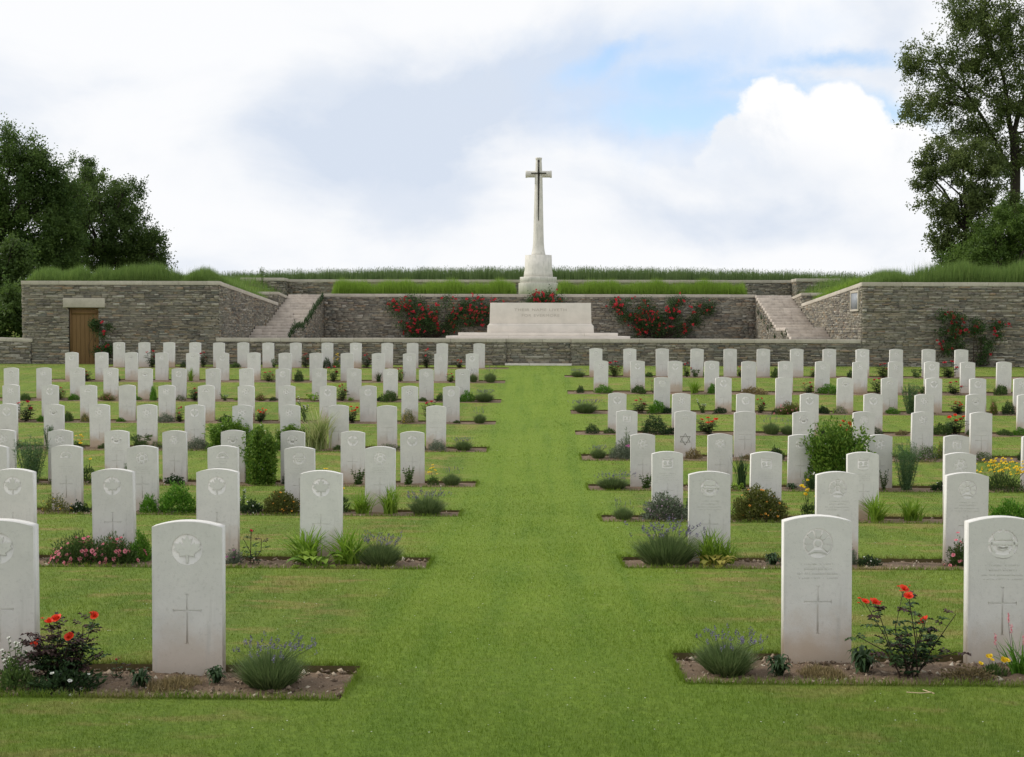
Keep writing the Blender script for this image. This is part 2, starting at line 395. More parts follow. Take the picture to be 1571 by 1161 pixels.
BEDL = [(y-BF, y+BB) for y in YL]; BEDR = [(y-BF, y+BB) for y in YR]
BX = 14.6
def in_bed(X, Y, m=0.):
    X = np.asarray(X); Y = np.asarray(Y); o = np.zeros(np.broadcast(X, Y).shape, bool)
    for a, b in BEDL: o |= (X < XPL-m) & (X > -BX) & (Y > a+m) & (Y < b-m)
    for a, b in BEDR: o |= (X > XPR+m) & (X < BX) & (Y > a+m) & (Y < b-m)
    return o
Ys = set(np.round(np.arange(-5, 41.9, .5), 3))
for a, b in BEDL+BEDR: Ys |= {round(a, 3), round(b, 3)}
Ys = sorted(Ys | {42.02}); Xs = sorted(set([-40, -30, -22, -BX, XPL, XPR, BX, 22, 30, 40]) | set(np.round(np.arange(-14, 14.5, 1.), 2)) | {-.6, -.3, 0.3})
Xs, Ys = np.array(Xs, float), np.array(Ys, float)
g = G(); XX, YY = np.meshgrid(Xs, Ys); V = np.stack([XX, YY, gh(XX, YY)], -1).reshape(-1, 3)
nx = len(Xs); F = []
for j in range(len(Ys)-1):
    for i in range(nx-1):
        if not in_bed((Xs[i]+Xs[i+1])/2, (Ys[j]+Ys[j+1])/2): F.append((j*nx+i, j*nx+i+1, (j+1)*nx+i+1, (j+1)*nx+i))
g.add(V, F); tag(g.build('lawn', 'lawn', smooth=True), kind='structure')
# turf cut edges and soil in each bed
ge = G(); gp = G()
for side, beds, xa, xb in ((-1, BEDL, -BX, XPL), (1, BEDR, XPR, BX)):
    for k, (a, b) in enumerate(beds):
        z = lambda x, y: float(gh(x, y))
        xs = np.linspace(xa, xb, 15)
        for y in (a, b):
            for i in range(14):
                ge.add([(xs[i], y, z(xs[i], y)-.09), (xs[i+1], y, z(xs[i+1], y)-.09), (xs[i+1], y, z(xs[i+1], y)+.001), (xs[i], y, z(xs[i], y)+.001)], (0, 1, 2, 3))
        for x in (xa, xb):
            ge.add([(x, a, z(x, a)-.09), (x, b, z(x, b)-.09), (x, b, z(x, b)+.001), (x, a, z(x, a)+.001)], (0, 1, 2, 3))
        q = 4 if k < 2 else 1
        vis = 4.2 if k == 0 else (6.5 if k == 1 else BX)
        ends = (max(xa, -vis), xb) if side < 0 else (xa, min(xb, vis))
        nxs = int((ends[1]-ends[0])*(26 if k == 0 else 14 if k == 1 else 5)); nys = 22 if k == 0 else 12 if k < 3 else 6
        gx = np.linspace(*ends, nxs); gy = np.linspace(a, b, nys); A, B = np.meshgrid(gx, gy)
        prof = np.sin((B-a)/(b-a)*np.pi)**.5
        Z = gh(A, B) - (.050, .046, .040, .034)[min(k, 3)] + (.035 if k < 3 else .028)*prof + rng.normal(0, .006 if k < 2 else .004, A.shape)
        s_ = G(); idx = np.arange(nxs*nys).reshape(nys, nxs)
        s_.add(np.stack([A, B, Z], -1).reshape(-1, 3), np.stack([idx[:-1, :-1], idx[:-1, 1:], idx[1:, 1:], idx[1:, :-1]], -1).reshape(-1, 4))
        tag(s_.build('soil_bed', 'soil', smooth=False), kind='structure')
        npb = [1800, 1400, 900, 500][k] if k < 4 else 200
        px = rng.uniform(*ends, npb); py = rng.uniform(a+.02, b-.02, npb)
        sz = rng.gamma(2., .0045, npb).clip(.004, .024)*(1 if k == 0 else 1.3)
        c = np.stack([px, py, gh(px, py)-.018+rng.uniform(-.01, .006, npb)], 1)
        dirs = unit(rng.normal(size=(npb, 6, 3))*.35 + np.array([(1,0,0),(-1,0,0),(0,1,0),(0,-1,0),(0,0,.7),(0,0,-.7)]))
        V = c[:, None]+dirs*sz[:, None, None]*rng.uniform(.6, 1.3, (npb, 6, 1)); o = np.arange(npb)*6
        T = np.array([(0,2,4),(2,1,4),(1,3,4),(3,0,4),(2,0,5),(1,2,5),(3,1,5),(0,3,5)])
        gp.add(V.reshape(-1, 3), (o[:, None, None]+T).reshape(-1, 3), np.repeat(rng.random(npb), 6))
tag(ge.build('turf_edge', 'turfedge'), kind='structure')
tag(gp.build('soil_gravel', 'pebble'), kind='stuff', label='small stones and clods scattered over the soil of the beds', cat='gravel')

# mown grass
NB = 780000
t = rng.random(NB); Yb = 3.3*np.exp(t*np.log(41.8/3.3)); Xb = -.0218*Yb + (rng.random(NB)-.5)*.90*Yb
keep = ~in_bed(Xb, Yb, -.004) & (np.abs(Xb) < 30)
# thin it into tufts
Xb, Yb = Xb[keep], Yb[keep]; n = len(Xb)
lush = .5+.5*np.sin(Xb*2.1+np.sin(Yb*1.3)*1.5)*np.sin(Yb*1.7+Xb)
hb = rng.uniform(.010, .026, n)*(.8+.4*lush); wb = .0029*(Yb/6)**.75*rng.uniform(.7, 1.3, n)
g = G(); blades(g, np.stack([Xb, Yb, gh(Xb, Yb)-.002], 1), hb, wb, rng.uniform(.0, .022, n), seg=1)
# ragged fringe hanging over the bed edges
for side, beds in ((-1, BEDL), (1, BEDR)):
    for k, (a, b) in enumerate(beds[:5]):
        vis = (3.6, 5.6, 7.6, 9.6, 12)[k]; m = int([5200, 4200, 3600, 3000, 2400][k])
        xe = XPL if side < 0 else XPR
        fx = xe + side*rng.random(m)*vis; fy = np.where(rng.random(m) < .5, a-rng.random(m)*.03, b+rng.random(m)*.03)
        fy2 = rng.uniform(a, b, m//22); fx2 = np.full(m//22, xe)-side*rng.random(m//22)*.03
        fx = np.r_[fx, fx2]; fy = np.r_[fy, fy2]
        az = rng.uniform(0, 6.28, len(fx))
        blades(g, np.stack([fx, fy, gh(fx, fy)-.004], 1), rng.uniform(.02, .06, len(fx)), .004*(1+k*.5), rng.uniform(.005, .045, len(fx)), az, seg=2)
tag(g.build('grass', 'blades'), kind='stuff', label='short mown green lawn grass around the grave rows', cat='grass')

# ------------------------------------------------------------------ masonry
def E(elev): return ZE + elev
def masonry(g, gc, o, d, nrm, L, z0, top, depth=.35, hole=None, seed=1):
    """coursed thin slates on a wall face: o origin, d direction, nrm outward; top(t) gives the wall top"""
    rg = np.random.default_rng(seed); o = np.array(o, float); d = np.array(d, float); nrm = np.array(nrm, float)
    zmax = max(top(0), top(L), top(L/2)); z = z0; S = []
    while z < zmax:
        hh = rg.choice([.035, .045, .055, .07, .09], p=[.2, .3, .25, .17, .08]); t = -rg.uniform(0, .2)
        while t < L:
            l = rg.gamma(3., .055)+.06 + (.07 if hh > .06 else 0)
            a, b = max(t, 0), min(t+l, L); tt = min(top(a), top(b)); zz = min(z+hh, tt)
            if b-a > .04 and zz-z > .012:
                if not hole or not (b > hole[0]+.01 and a < hole[1]-.01 and z < hole[2]): S.append((a+.004, b-.004, z+.003, zz-.003))
                elif a < hole[0]-.05 and b > hole[0]: S.append((a+.004, hole[0]-.002, z+.003, zz-.003))
                elif b > hole[1]+.05 and a < hole[1]: S.append((hole[1]+.002, b-.004, z+.003, zz-.003))
            t += l
        z += hh
    S = np.array(S); n = len(S); pr = rg.uniform(.002, .034, n)
    up = np.array([0, 0, 1.])
    def pt(t, z, q): return o + d*t[:, None] + up*z[:, None] + nrm*q[:, None]
    j = lambda: rg.normal(0, .0022, n)
    back = np.full(n, -.05)
    V = np.stack([pt(S[:,0]+j(), S[:,2]+j(), pr+j()), pt(S[:,1]+j(), S[:,2]+j(), pr+j()), pt(S[:,1]+j(), S[:,3]+j(), pr+j()), pt(S[:,0]+j(), S[:,3]+j(), pr+j()),
                  pt(S[:,0], S[:,2], back), pt(S[:,1], S[:,2], back), pt(S[:,1], S[:,3], back), pt(S[:,0], S[:,3], back)], 1).reshape(-1, 3)
    q = (np.arange(n)*8)[:, None, None]; T = np.array([(0,1,2,3),(1,5,6,2),(4,0,3,7),(3,2,6,7),(4,5,1,0)])
    g.add(V, (q+T).reshape(-1, 4), np.repeat(rg.random(n), 8))
    ts = [0, L] if not hole else [0, hole[0], hole[1], L]
    for a, b in zip(ts[:-1], ts[1:]):
        zb = z0 if not (hole and a == hole[0]) else hole[2]
        P8 = []
        for q in (-.004, -depth):
            for (t_, z_) in ((a, zb), (b, zb), (b, top(b)-.002), (a, top(a)-.002)): P8.append(o+d*t_+nrm*q+up*z_)
        gc.add(P8, [(0,1,2,3),(5,4,7,6),(1,5,6,2),(4,0,3,7),(3,2,6,7),(4,5,1,0)])
def coping(g, p0, p1, z0, z1, h, wfront, wback, nrm, slab=1.1, seed=3):
    """row of slabs between p0 and p1 (xy), underside z0->z1, overhanging"""
    rg = random.Random(seed); p0 = np.array(p0, float); p1 = np.array(p1, float); L = np.linalg.norm(p1-p0); d = (p1-p0)/L; nrm = np.array(nrm, float)
    t = 0
    while t < L-.01:
        l = min(slab*rg.uniform(.8, 1.25), L-t)
        if L-t-l < .3: l = L-t
        a, b = t+.004, t+l-.004; V = []
        for tt in (a, b):
            zz = z0+(z1-z0)*tt/L+rg.uniform(-.002, .002)
            for q, up in ((wfront, 0), (-wback, 0), (-wback, h), (wfront, h)):
                c = p0+d*tt+nrm*q; V.append((c[0], c[1], zz+up))
        g.add(V, [(0,1,2,3),(7,6,5,4),(0,4,5,1),(1,5,6,2),(2,6,7,3),(3,7,4,0)], rg.random()); t += l

YW = 42.0; XB = 11.18; XS = 9.65
ZT = E(-.25)                                    # altar terrace
def wall_root(name, loc, label, cat='wall', group=None):
    r = empty(name, (0, 0, 0)); return tag(r, label, cat, group, 'thing')
BT = E(1.77)                                    # bastion coping top
for s_ in (-1, 1):
    root = wall_root('bastion_wall', (s_*14, YW, 1.3), 'tall slate stone bastion wall with wooden door and pale lintel, left end' if s_ < 0 else
                     'tall slate stone bastion wall with framed plaque on its return, right end')
    g = G(); gc = G(); outer = 18.12 if s_ < 0 else 20.5
    if s_ < 0:
        dl = 18.12+P(106.5, 560, YW)[0]; dr = 18.12+P(152, 560, YW)[0]
        masonry(g, gc, (-18.12, YW, 0), (1,0,0), (0,-1,0), 18.12-XB, 1.2, lambda t: BT-.14, hole=(dl, dr, 1.22+2.02), seed=11)
    else:
        masonry(g, gc, (XB, YW, 0), (1,0,0), (0,-1,0), outer-XB, 1.2, lambda t: BT-.14, seed=12)
    # return wall beside the stair, its top falls away from us
    topf = lambda t: BT-.14 - (1.77-1.26)*t/9.5
    if s_ < 0: masonry(g, gc, (-XB, YW+9.5, 0), (0,-1,0), (1,0,0), 9.5, ZT-.1, lambda t: topf(9.5-t), seed=13)
    else: masonry(g, gc, (XB, YW+.0, 0), (0,1,0), (-1,0,0), 9.5, ZT-.1, topf, seed=14)
    if s_ < 0: masonry(g, gc, (-18.12, YW+6, 0), (0,-1,0), (-1,0,0), 5.99, .6, lambda t: BT-.14, seed=15)
    gc.build('wall_core', 'core', root); g.build('masonry', 'mas', root)
    g = G()
    x0, x1 = sorted((s_*outer, s_*(XB-.0)))
    coping(g, (x0-(.03 if s_ < 0 else 0), YW), (x1, YW), BT-.137, BT-.137, .137, .035, .42, (0,-1), 1.25, 5)
    if s_ < 0: coping(g, (-XB+.001, YW-.034), (-XB+.001, YW+9.5), BT-.137, BT-.137-.51, .137, .035, .40, (1, 0), 1.2, 6)
    else: coping(g, (XB-.001, YW-.034), (XB-.001, YW+9.5), BT-.137, BT-.137-.51, .137, .035, .40, (-1, 0), 1.2, 7)
    if s_ < 0: coping(g, (-18.12, YW+.43), (-18.12, YW+6), BT-.137, BT-.137, .137, .035, .40, (-1, 0), 1.2, 6)
    g.build('coping', 'lime', root, bevel=.006)
    if s_ < 0:
        xl, _ = P(97.5, 460, YW); xr, _ = P(161.5, 460, YW)
        g = G(); g.box(xl, xr, YW-.07, YW+.25, 1.22+2.03, 1.22+2.03+.335); g.build('lintel', 'lime', root, bevel=.012)
        a, b = dl-18.12, dr-18.12
        dg = G(); npl = 6; ww = (b-a-.12)/npl
        for i in range(npl): dg.box(a+.06+i*ww+.004, a+.06+(i+1)*ww-.004, YW+.10, YW+.145, 1.25, 1.22+1.96, i/6)
        door = dg.build('door', 'wood', root, bevel=.004)
        fg = G(); fg.box(a+.003, a+.058, YW+.06, YW+.2, 1.22, 3.24); fg.box(b-.058, b-.003, YW+.06, YW+.2, 1.22, 3.24); fg.box(a+.059, b-.059, YW+.06, YW+.2, 3.185, 3.24)
        fg.build('door_frame', 'wood', door)
        lg = G(); lg.box(a+.08, b-.08, YW+.075, YW+.098, 3.02, 3.12); lg.build('rail', 'wood', door)
        hg = G(); tube(hg, [(b-.16, YW+.09, 2.18), (b-.16, YW+.06, 2.18), (b-.16, YW+.05, 2.13), (b-.16, YW+.06, 2.06), (b-.16, YW+.09, 2.06)], .012); hg.build('handle', 'bronze', door)
        sg = G(); sg.box(a-.05, b+.05, YW-.14, YW+.2, 1.14, 1.25); sg.build('threshold', 'lime', root, bevel=.01)
    else:
        fr = G(); y0, y1 = YW+.28, YW+1.35
        zc0, zc1 = E(.78), E(1.50)
        X0 = XB-.075
        for (a, b, c, d_) in ((y0, y1, zc0, zc0+.07), (y0, y1, zc1-.07, zc1), (y0, y0+.07, zc0+.071, zc1-.071), (y1-.07, y1, zc0+.071, zc1-.071)):
            fr.box(X0, XB+.02, a, b, c, d_)
        f_ = fr.build('plaque', 'lime', root, bevel=.004)
        pg = G(); pg.box(X0+.02, XB+.0, y0+.072, y1-.072, zc0+.072, zc1-.072); pg.build('plaque_panel', 'plaque', f_)

# low wall with the slightly recessed middle
root = wall_root('low_wall', (0, YW, 1.3), 'long low slate wall with pale coping in front of the altar terrace')
g = G(); gc = G(); LT = E(-.205); XN = 1.14
masonry(g, gc, (-XB, YW-.012, 0), (1,0,0), (0,-1,0), XB-XN, 1.2, lambda t: LT-.14, seed=21)
masonry(g, gc, (XN, YW-.012, 0), (1,0,0), (0,-1,0), XB-XN, 1.2, lambda t: LT-.14, seed=22)
masonry(g, gc, (-XN, YW+.10, 0), (1,0,0), (0,-1,0), 2*XN, 1.2, lambda t: LT-.14, seed=23)
masonry(g, gc, (XN, YW, 0), (0,1,0), (-1,0,0), .10, 1.2, lambda t: LT-.14, depth=.1, seed=24)
masonry(g, gc, (-XN, YW+.1, 0), (0,-1,0), (1,0,0), .10, 1.2, lambda t: LT-.14, depth=.1, seed=25)
gc.build('wall_core', 'core', root); g.build('masonry', 'mas', root)
g = G()
coping(g, (-XB-.1, YW-.012), (-XN, YW-.012), LT-.137, LT-.137, .137, .04, .45, (0,-1), 1.3, 8)
coping(g, (XN, YW-.012), (XB-.04, YW-.012), LT-.137, LT-.137, .137, .04, .45, (0,-1), 1.3, 9)
coping(g, (-XN+.002, YW+.10), (XN-.002, YW+.10), LT-.137, LT-.137, .137, .04, .35, (0,-1), 1.2, 10)
g.build('coping', 'lime', root, bevel=.006)
g = G(); coping(g, (-XN-.03, YW-.05), (XN+.02, YW-.05), 1.18, 1.18, .16, .03, .13, (0,-1), .8, 10); g.build('kerb', 'altar', root, bevel=.008)

# boundary wall at far left, sloping coping
root = wall_root('boundary_wall', (-22, YW, 1), 'low slate boundary wall meeting the left bastion, coping slopes upward')
g = G(); gc = G(); z_at = lambda t: E(-.06) + (-.19)*t/8.3
masonry(g, gc, (-26.1, YW-.06, 0), (1,0,0), (0,-1,0), 8.3, .9, lambda t: z_at(t)-.13, depth=.4, seed=31)
gc.build('wall_core', 'core', root); g.build('masonry', 'mas', root)
g = G(); coping(g, (-26.1, YW-.06), (-17.75, YW-.06), z_at(0)-.127, z_at(8.35)-.127, .13, .03, .42, (0,-1), 1.2, 12); g.build('coping', 'lime', root, bevel=.006)

# terrace floor, recess retaining wall with stepped flanks
YR_ = 54.0; RT = E(1.72)
g = G(); g.box(-XB+.02, XB-.02, YW+.40, YR_+.2, ZT-.2, ZT); tag(g.build('terrace_paving', 'stepm'), kind='structure')
root = wall_root('retaining_wall', (0, YR_, ZT), 'slate retaining wall with crimson climbing roses behind the altar stone')
g = G(); gc = G()
masonry(g, gc, (-XS, YR_, 0), (1,0,0), (0,-1,0), 2*XS, ZT-.05, lambda t: RT-.14, seed=41)
def stair_z(y):
    if y < 46.2: return -.25
    if y < 47.6: return -.25 + .12*(1+int((y-46.2)/.35))
    if y < 49.2: return .23
    return min(.23 + .12*(1+int((y-49.2)/.4)), 1.67)
for s_ in (-1, 1):
    o = (s_*(XS), 46.2, 0) if s_ > 0 else (s_*XS, YR_, 0)
    f = (lambda t: E(stair_z(46.2+t))-.1) if s_ > 0 else (lambda t: E(stair_z(YR_-t))-.1)
    # flank faces the middle: piecewise so that the top is stepped
    ys = [46.2, 46.55, 46.9, 47.25, 49.2] + [49.2+.4*i for i in range(1, 13)]
    for i in range(len(ys)-1):
        a, b = ys[i], ys[i+1]; zz = E(stair_z((a+b)/2))-.06
        if s_ > 0: masonry(g, gc, (XS, a, 0), (0,1,0), (-1,0,0), b-a, ZT-.05, lambda t, z=zz: z, depth=.2, seed=50+i)
        else: masonry(g, gc, (-XS, b, 0), (0,-1,0), (1,0,0), b-a, ZT-.05, lambda t, z=zz: z, depth=.2, seed=80+i)
gc.build('wall_core', 'core', root); g.build('masonry', 'mas', root)
g = G(); coping(g, (-XS-.03, YR_), (XS+.03, YR_), RT-.137, RT-.137, .137, .04, .4, (0,-1), 1.3, 13); g.build('coping', 'lime', root, bevel=.006)
# stairs: every step one slab
for s_ in (-1, 1):
    root = tag(empty('staircase'), f'{"left" if s_ < 0 else "right"} flight of pale stone stairs rising beside the sloping wall', 'stairs', kind='thing')
    ys = [46.2, 46.55, 46.9, 47.25, 49.2] + [49.2+.4*i for i in range(1, 13)]
    for i in range(len(ys)-1):
        a, b = ys[i], ys[i+1]; zz = E(stair_z((a+b)/2)); g = G()
        xa, xb = sorted((s_*(XS-.035), s_*(XB-.03)))
        cuts = np.sort(rng.uniform(xa+.3, xb-.3, 2)) if (xb-xa) > 1 else []
        cc = [xa, *cuts, xb]
        for p_, q_ in zip(cc[:-1], cc[1:]):
            if q_-p_ > .03: g.box(p_+.002, q_-.002, a-.03, b+.02, zz-.13, zz-.002*(i % 2), rng.random())
        g.build('step', 'stepm', root, bevel=.012)
    # short wall past the sloping return
    root = wall_root('pier_wall', (s_*11.6, 52, 3), f'short slate wall at the head of the {"left" if s_ < 0 else "right"} stairs with sloping coping')
    g = G(); gc = G(); t2 = lambda t: E(1.73-.13)-.16*t/2.3
    if s_ < 0:
        masonry(g, gc, (-XB, 53.9, 0), (0,-1,0), (1,0,0), 2.3, E(.6), lambda t: t2(2.3-t), depth=.3, seed=61)
        masonry(g, gc, (-XB-1.3, 51.6, 0), (1,0,0), (0,-1,0), 1.29, E(.9), lambda t: t2(0), seed=62)
    else:
        masonry(g, gc, (XB, 51.6, 0), (0,1,0), (-1,0,0), 2.3, E(.6), t2, depth=.3, seed=63)
        masonry(g, gc, (XB+.01, 51.6, 0), (1,0,0), (0,-1,0), 1.29, E(.9), lambda t: t2(0), seed=64)
    gc.build('wall_core', 'core', root); g.build('masonry', 'mas', root)
    g = G(); coping(g, (s_*(XB-.001), 51.56), (s_*(XB-.001), 53.9), t2(0)+.003, t2(2.3)+.003, .12, .035, .36, (-s_, 0), 1.1, 14)
    xa, xb = sorted((s_*(XB+.37), s_*(XB+1.32))); coping(g, (xa, 51.6), (xb, 51.6), t2(0)+.003, t2(0)+.003, .12, .035, .36, (0, -1), 1.1, 15)
    g.build('coping', 'lime', root, bevel=.006)
# upper terrace and rear wall
g = G(); g.box(-13.2, 13.2, YR_+.35, 60.2, E(1.3), E(1.60)); tag(g.build('upper_terrace', 'lawn'), kind='structure')
root = wall_root('rear_wall', (0, 60, 4), 'long slate rear wall with pale coping below the crop field')
g = G(); gc = G(); YQ = 60.0; QT = E(2.64)
masonry(g, gc, (-12.5, YQ, 0), (1,0,0), (0,-1,0), 25., E(1.55), lambda t: QT-.16, seed=71)
masonry(g, gc, (-14.6, YQ-1.1, 0), (1,0,0), (0,-1,0), 2.1, E(1.2), lambda t: QT-.14, seed=72)
masonry(g, gc, (12.5, YQ-1.1, 0), (1,0,0), (0,-1,0), 2.1, E(1.2), lambda t: QT-.14, seed=73)
masonry(g, gc, (12.5, YQ-1.1, 0), (0,1,0), (-1,0,0), 1.08, E(1.5), lambda t: QT-.14, depth=.3, seed=74)
masonry(g, gc, (-12.5, YQ, 0), (0,-1,0), (1,0,0), 1.08, E(1.5), lambda t: QT-.14, depth=.3, seed=75)
gc.build('wall_core', 'core', root); g.build('masonry', 'mas', root)
g = G(); coping(g, (-12.5, YQ), (12.5, YQ), QT-.157, QT-.157, .14, .04, .4, (0,-1), 1.4, 16)
coping(g, (-14.6, YQ-1.1), (-12.46, YQ-1.1), QT-.137, QT-.137, .15, .04, .4, (0,-1), 1.1, 17)
coping(g, (12.46, YQ-1.1), (14.6, YQ-1.1), QT-.137, QT-.137, .15, .04, .4, (0,-1), 1.1, 18)
for s_ in (-1, 1): coping(g, (s_*12.499, YQ-.69), (s_*12.499, YQ-.03), QT-.137, QT-.137, .15, .04, .3, (-s_, 0), 1.1, 19)
g.build('coping', 'lime', root, bevel=.006)

# banks behind the bastions, field and far ground
g = G()
for s_ in (-1, 1):
    xs = np.array([XB+.32, 11.9, 13, 14.7, 16.5, 18.0, 20.4])*s_; ys = np.array([YW+.32, 44, 47, 50, 51.3, 53, 56, 58.6, 60.6, 62])
    if s_ < 0: xs = xs[:-1][::-1]
    A, B = np.meshgrid(xs, ys)
    ed = np.clip((np.abs(A)-XB-.3)/2.2, 0, 1)
    fall = np.where(ed < 1, (1-ed)*np.clip((B-YW)/9.5, 0, 1)*.52, 0)
    Z = E(1.62) - fall + ed*.9*np.clip((B-50)/10, 0, 1)
    idx = np.arange(A.size).reshape(A.shape); g.add(np.stack([A, B, Z], -1).reshape(-1, 3), np.stack([idx[:-1,:-1], idx[:-1,1:], idx[1:,1:], idx[1:,:-1]], -1).reshape(-1, 4))
tag(g.build('grass_bank', 'lawn', smooth=True), kind='structure')
g = G()
xs = np.array([-900, -300, -120, -60, -40, -30, -24, -20, -16, -12, -6, 0, 6, 12, 16, 20, 24, 30, 40, 60, 120, 300, 900.]); ys = np.array([60.35, 62, 65, 70, 76, 85, 100, 130, 200, 400, 900, 2000.])
A, B = np.meshgrid(xs, ys)
Z = E(2.45 - .0011*A**2*(np.abs(A) < 41) - 1.85*(np.abs(A) >= 41)) - np.clip((B-76)*.05, 0, 1.6)
Z[0] = Z[1]; idx = np.arange(A.size).reshape(A.shape)
g.add(np.stack([A, B, Z], -1).reshape(-1, 3), np.stack([idx[:-1,:-1], idx[:-1,1:], idx[1:,1:], idx[1:,:-1]], -1).reshape(-1, 4))
for s_ in (-1, 1):       # ground beside the bastions, rising from the lawn to the field
    xs = np.array([18.13, 24, 30, 40, 900.])*s_ if s_ < 0 else np.array([20.4, 24, 30, 40, 900.])
    if s_ < 0: xs = xs[::-1]
    ys = np.array([42.03, 48, 54, 60.35]); A, B = np.meshgrid(xs, ys)
    zf = E(2.45 - .0011*A**2*(np.abs(A) < 41) - 1.85*(np.abs(A) >= 41)); zf = np.where(np.abs(A) > 17, zf, zf)
    tt = (B-42.03)/(60.35-42.03); Z = 1.27*(1-tt)+zf*tt
    idx = np.arange(A.size).reshape(A.shape); g.add(np.stack([A, B, Z], -1).reshape(-1, 3), np.stack([idx[:-1,:-1], idx[:-1,1:], idx[1:,1:], idx[1:,:-1]], -1).reshape(-1, 4))
g.add([(-900, -200, .8), (900, -200, .8), (900, -5, .85), (-900, -5, .85)], (0, 1, 2, 3))
for s_ in (-1, 1): g.add([(s_*40, -5, .85), (s_*900, -5, .85), (s_*900, 42.02, 1.27), (s_*40, 42.02, 1.27)] if s_ > 0 else [(-900, -5, .85), (-40, -5, .85), (-40, 42.02, 1.27), (-900, 42.02, 1.27)], (0, 1, 2, 3))
tag(g.build('ground', 'lawn'), kind='structure')

# crop field on the skyline
def field_z(X): return E(2.45 - .0011*X**2)
g = G(); n = 78000; X = rng.uniform(-22, 21, n); Y = 61.2 + rng.integers(0, 26, n)*.42 + rng.normal(0, .05, n)
edge = np.clip((21.5-np.abs(X))/4, .25, 1)
blades(g, np.stack([X, Y, field_z(X)-.02], 1), rng.uniform(.90, 1.06, n)*edge*(.95+.05*np.sin(X*3.1)*np.sin(X*.7)), .032, rng.uniform(.01, .10, n), seg=2)
n = 6000; X = rng.uniform(-21, 20, n); Y = 61.2 + rng.integers(0, 26, n)*.42
hz = field_z(X) + rng.uniform(.86, 1.0, n)*np.clip((21.5-np.abs(X))/4, .25, 1)
g2 = G(); leaves(g2, np.stack([X, Y, hz-.08], 1), .11, .026, np.stack([rng.normal(0, .2, n), rng.normal(0, .2, n), np.ones(n)], 1))
crop = tag(g.build('crop_field', 'crop'), kind='stuff', label='tall green cereal crop along the skyline above the rear wall', cat='crop')
g2.build('crop_heads', 'crophead', crop)

# altar stone
root = tag(empty('altar_stone', (0, 0, 0)), 'massive pale altar stone with carved lettering on steps behind the low wall', 'memorial')
ya = 43.55
def pxw(px, Y): return P(px, 510, Y)[0]
for i, (a, b, z0, z1, yy) in enumerate(((686, 965, -.25, -.12, .42), (704, 947, -.12, .0, .70))):
    x0, x1 = pxw(a, ya-.3), pxw(b, ya-.3); xm = x0 + (x1-x0)*(.34, .79)[i]
    g = G(); g.box(x0, xm-.003, ya-.9+i*.28, ya+2.6-i*.28, E(z0)+.001, E(z1), .2); g.box(xm+.003, x1, ya-.9+i*.28, ya+2.6-i*.28, E(z0)+.001, E(z1)-.002, .8)
    g.build('step', 'altar', root, bevel=.01)
def slab(x0, x1, y0, y1, z0, z1, bx, by):
    g = G(); g.add([(x0,y0,z0),(x1,y0,z0),(x1,y1,z0),(x0,y1,z0),(x0+bx,y0+by,z1),(x1-bx,y0+by,z1),(x1-bx,y1-by,z1),(x0+bx,y1-by,z1)],
                   [(0,3,2,1),(4,5,6,7),(0,1,5,4),(1,2,6,5),(2,3,7,6),(3,0,4,7)]); return g
x0, x1 = pxw(747.5, ya), pxw(911, ya)
slab(x0, x1, ya-.05, ya+1.35, E(.001), E(.26), .01, .01).build('plinth', 'altar', root, bevel=.012)
slab(x0+.03, x1-.03, ya-.02, ya+1.32, E(.261), E(.33), .05, .05).build('plinth_moulding', 'altar', root, bevel=.01)
body = slab(x0+.085, x1-.085, ya+.03, ya+1.27, E(.331), E(1.075), .02, .03); body.build('block', 'altar', root, bevel=.008)
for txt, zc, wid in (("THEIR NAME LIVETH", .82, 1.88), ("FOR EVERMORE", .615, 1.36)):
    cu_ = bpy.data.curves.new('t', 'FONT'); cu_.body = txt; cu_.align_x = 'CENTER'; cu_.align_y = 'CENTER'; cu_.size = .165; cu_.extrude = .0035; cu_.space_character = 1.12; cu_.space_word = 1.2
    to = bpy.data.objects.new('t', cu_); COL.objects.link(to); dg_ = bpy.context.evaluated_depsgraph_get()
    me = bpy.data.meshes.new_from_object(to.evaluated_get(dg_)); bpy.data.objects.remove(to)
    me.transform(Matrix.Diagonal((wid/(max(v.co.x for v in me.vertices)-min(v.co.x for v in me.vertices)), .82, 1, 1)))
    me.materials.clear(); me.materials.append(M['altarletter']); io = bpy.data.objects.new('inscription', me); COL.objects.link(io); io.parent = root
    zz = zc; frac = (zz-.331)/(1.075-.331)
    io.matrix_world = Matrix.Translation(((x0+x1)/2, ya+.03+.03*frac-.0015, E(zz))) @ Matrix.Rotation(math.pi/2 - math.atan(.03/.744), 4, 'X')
    
# memorial cross
YC = 57.0
root = tag(empty('memorial_cross', (0, 0, 0)), 'tall white stone cross with bronze sword on octagonal base above the altar', 'memorial')
xc, zt = P(826.5, 242, YC); zz_ = lambda py: P(826, py, YC)[1]; ww_ = lambda px: px/1850*YC
def octa(g, z, r, kx=1.): return [(xc + r*kx*math.cos(math.pi/8+i*math.pi/4)/math.cos(math.pi/8), YC + r*math.sin(math.pi/8+i*math.pi/4)/math.cos(math.pi/8), z) for i in range(8)]
def loft(g, prof, depth=1.):
    V = []; 
    for z, r in prof: V += octa(g, z, r)
    F4 = [(i*8+j, i*8+(j+1) % 8, (i+1)*8+(j+1) % 8, (i+1)*8+j) for i in range(len(prof)-1) for j in range(8)]
    n0 = g.n; g.add(V, F4); g.F.setdefault(8, []).append(np.array([[n0+7-j for j in range(8)], [n0+(len(prof)-1)*8+j for j in range(8)]]))
hw = lambda px: ww_(px)/2
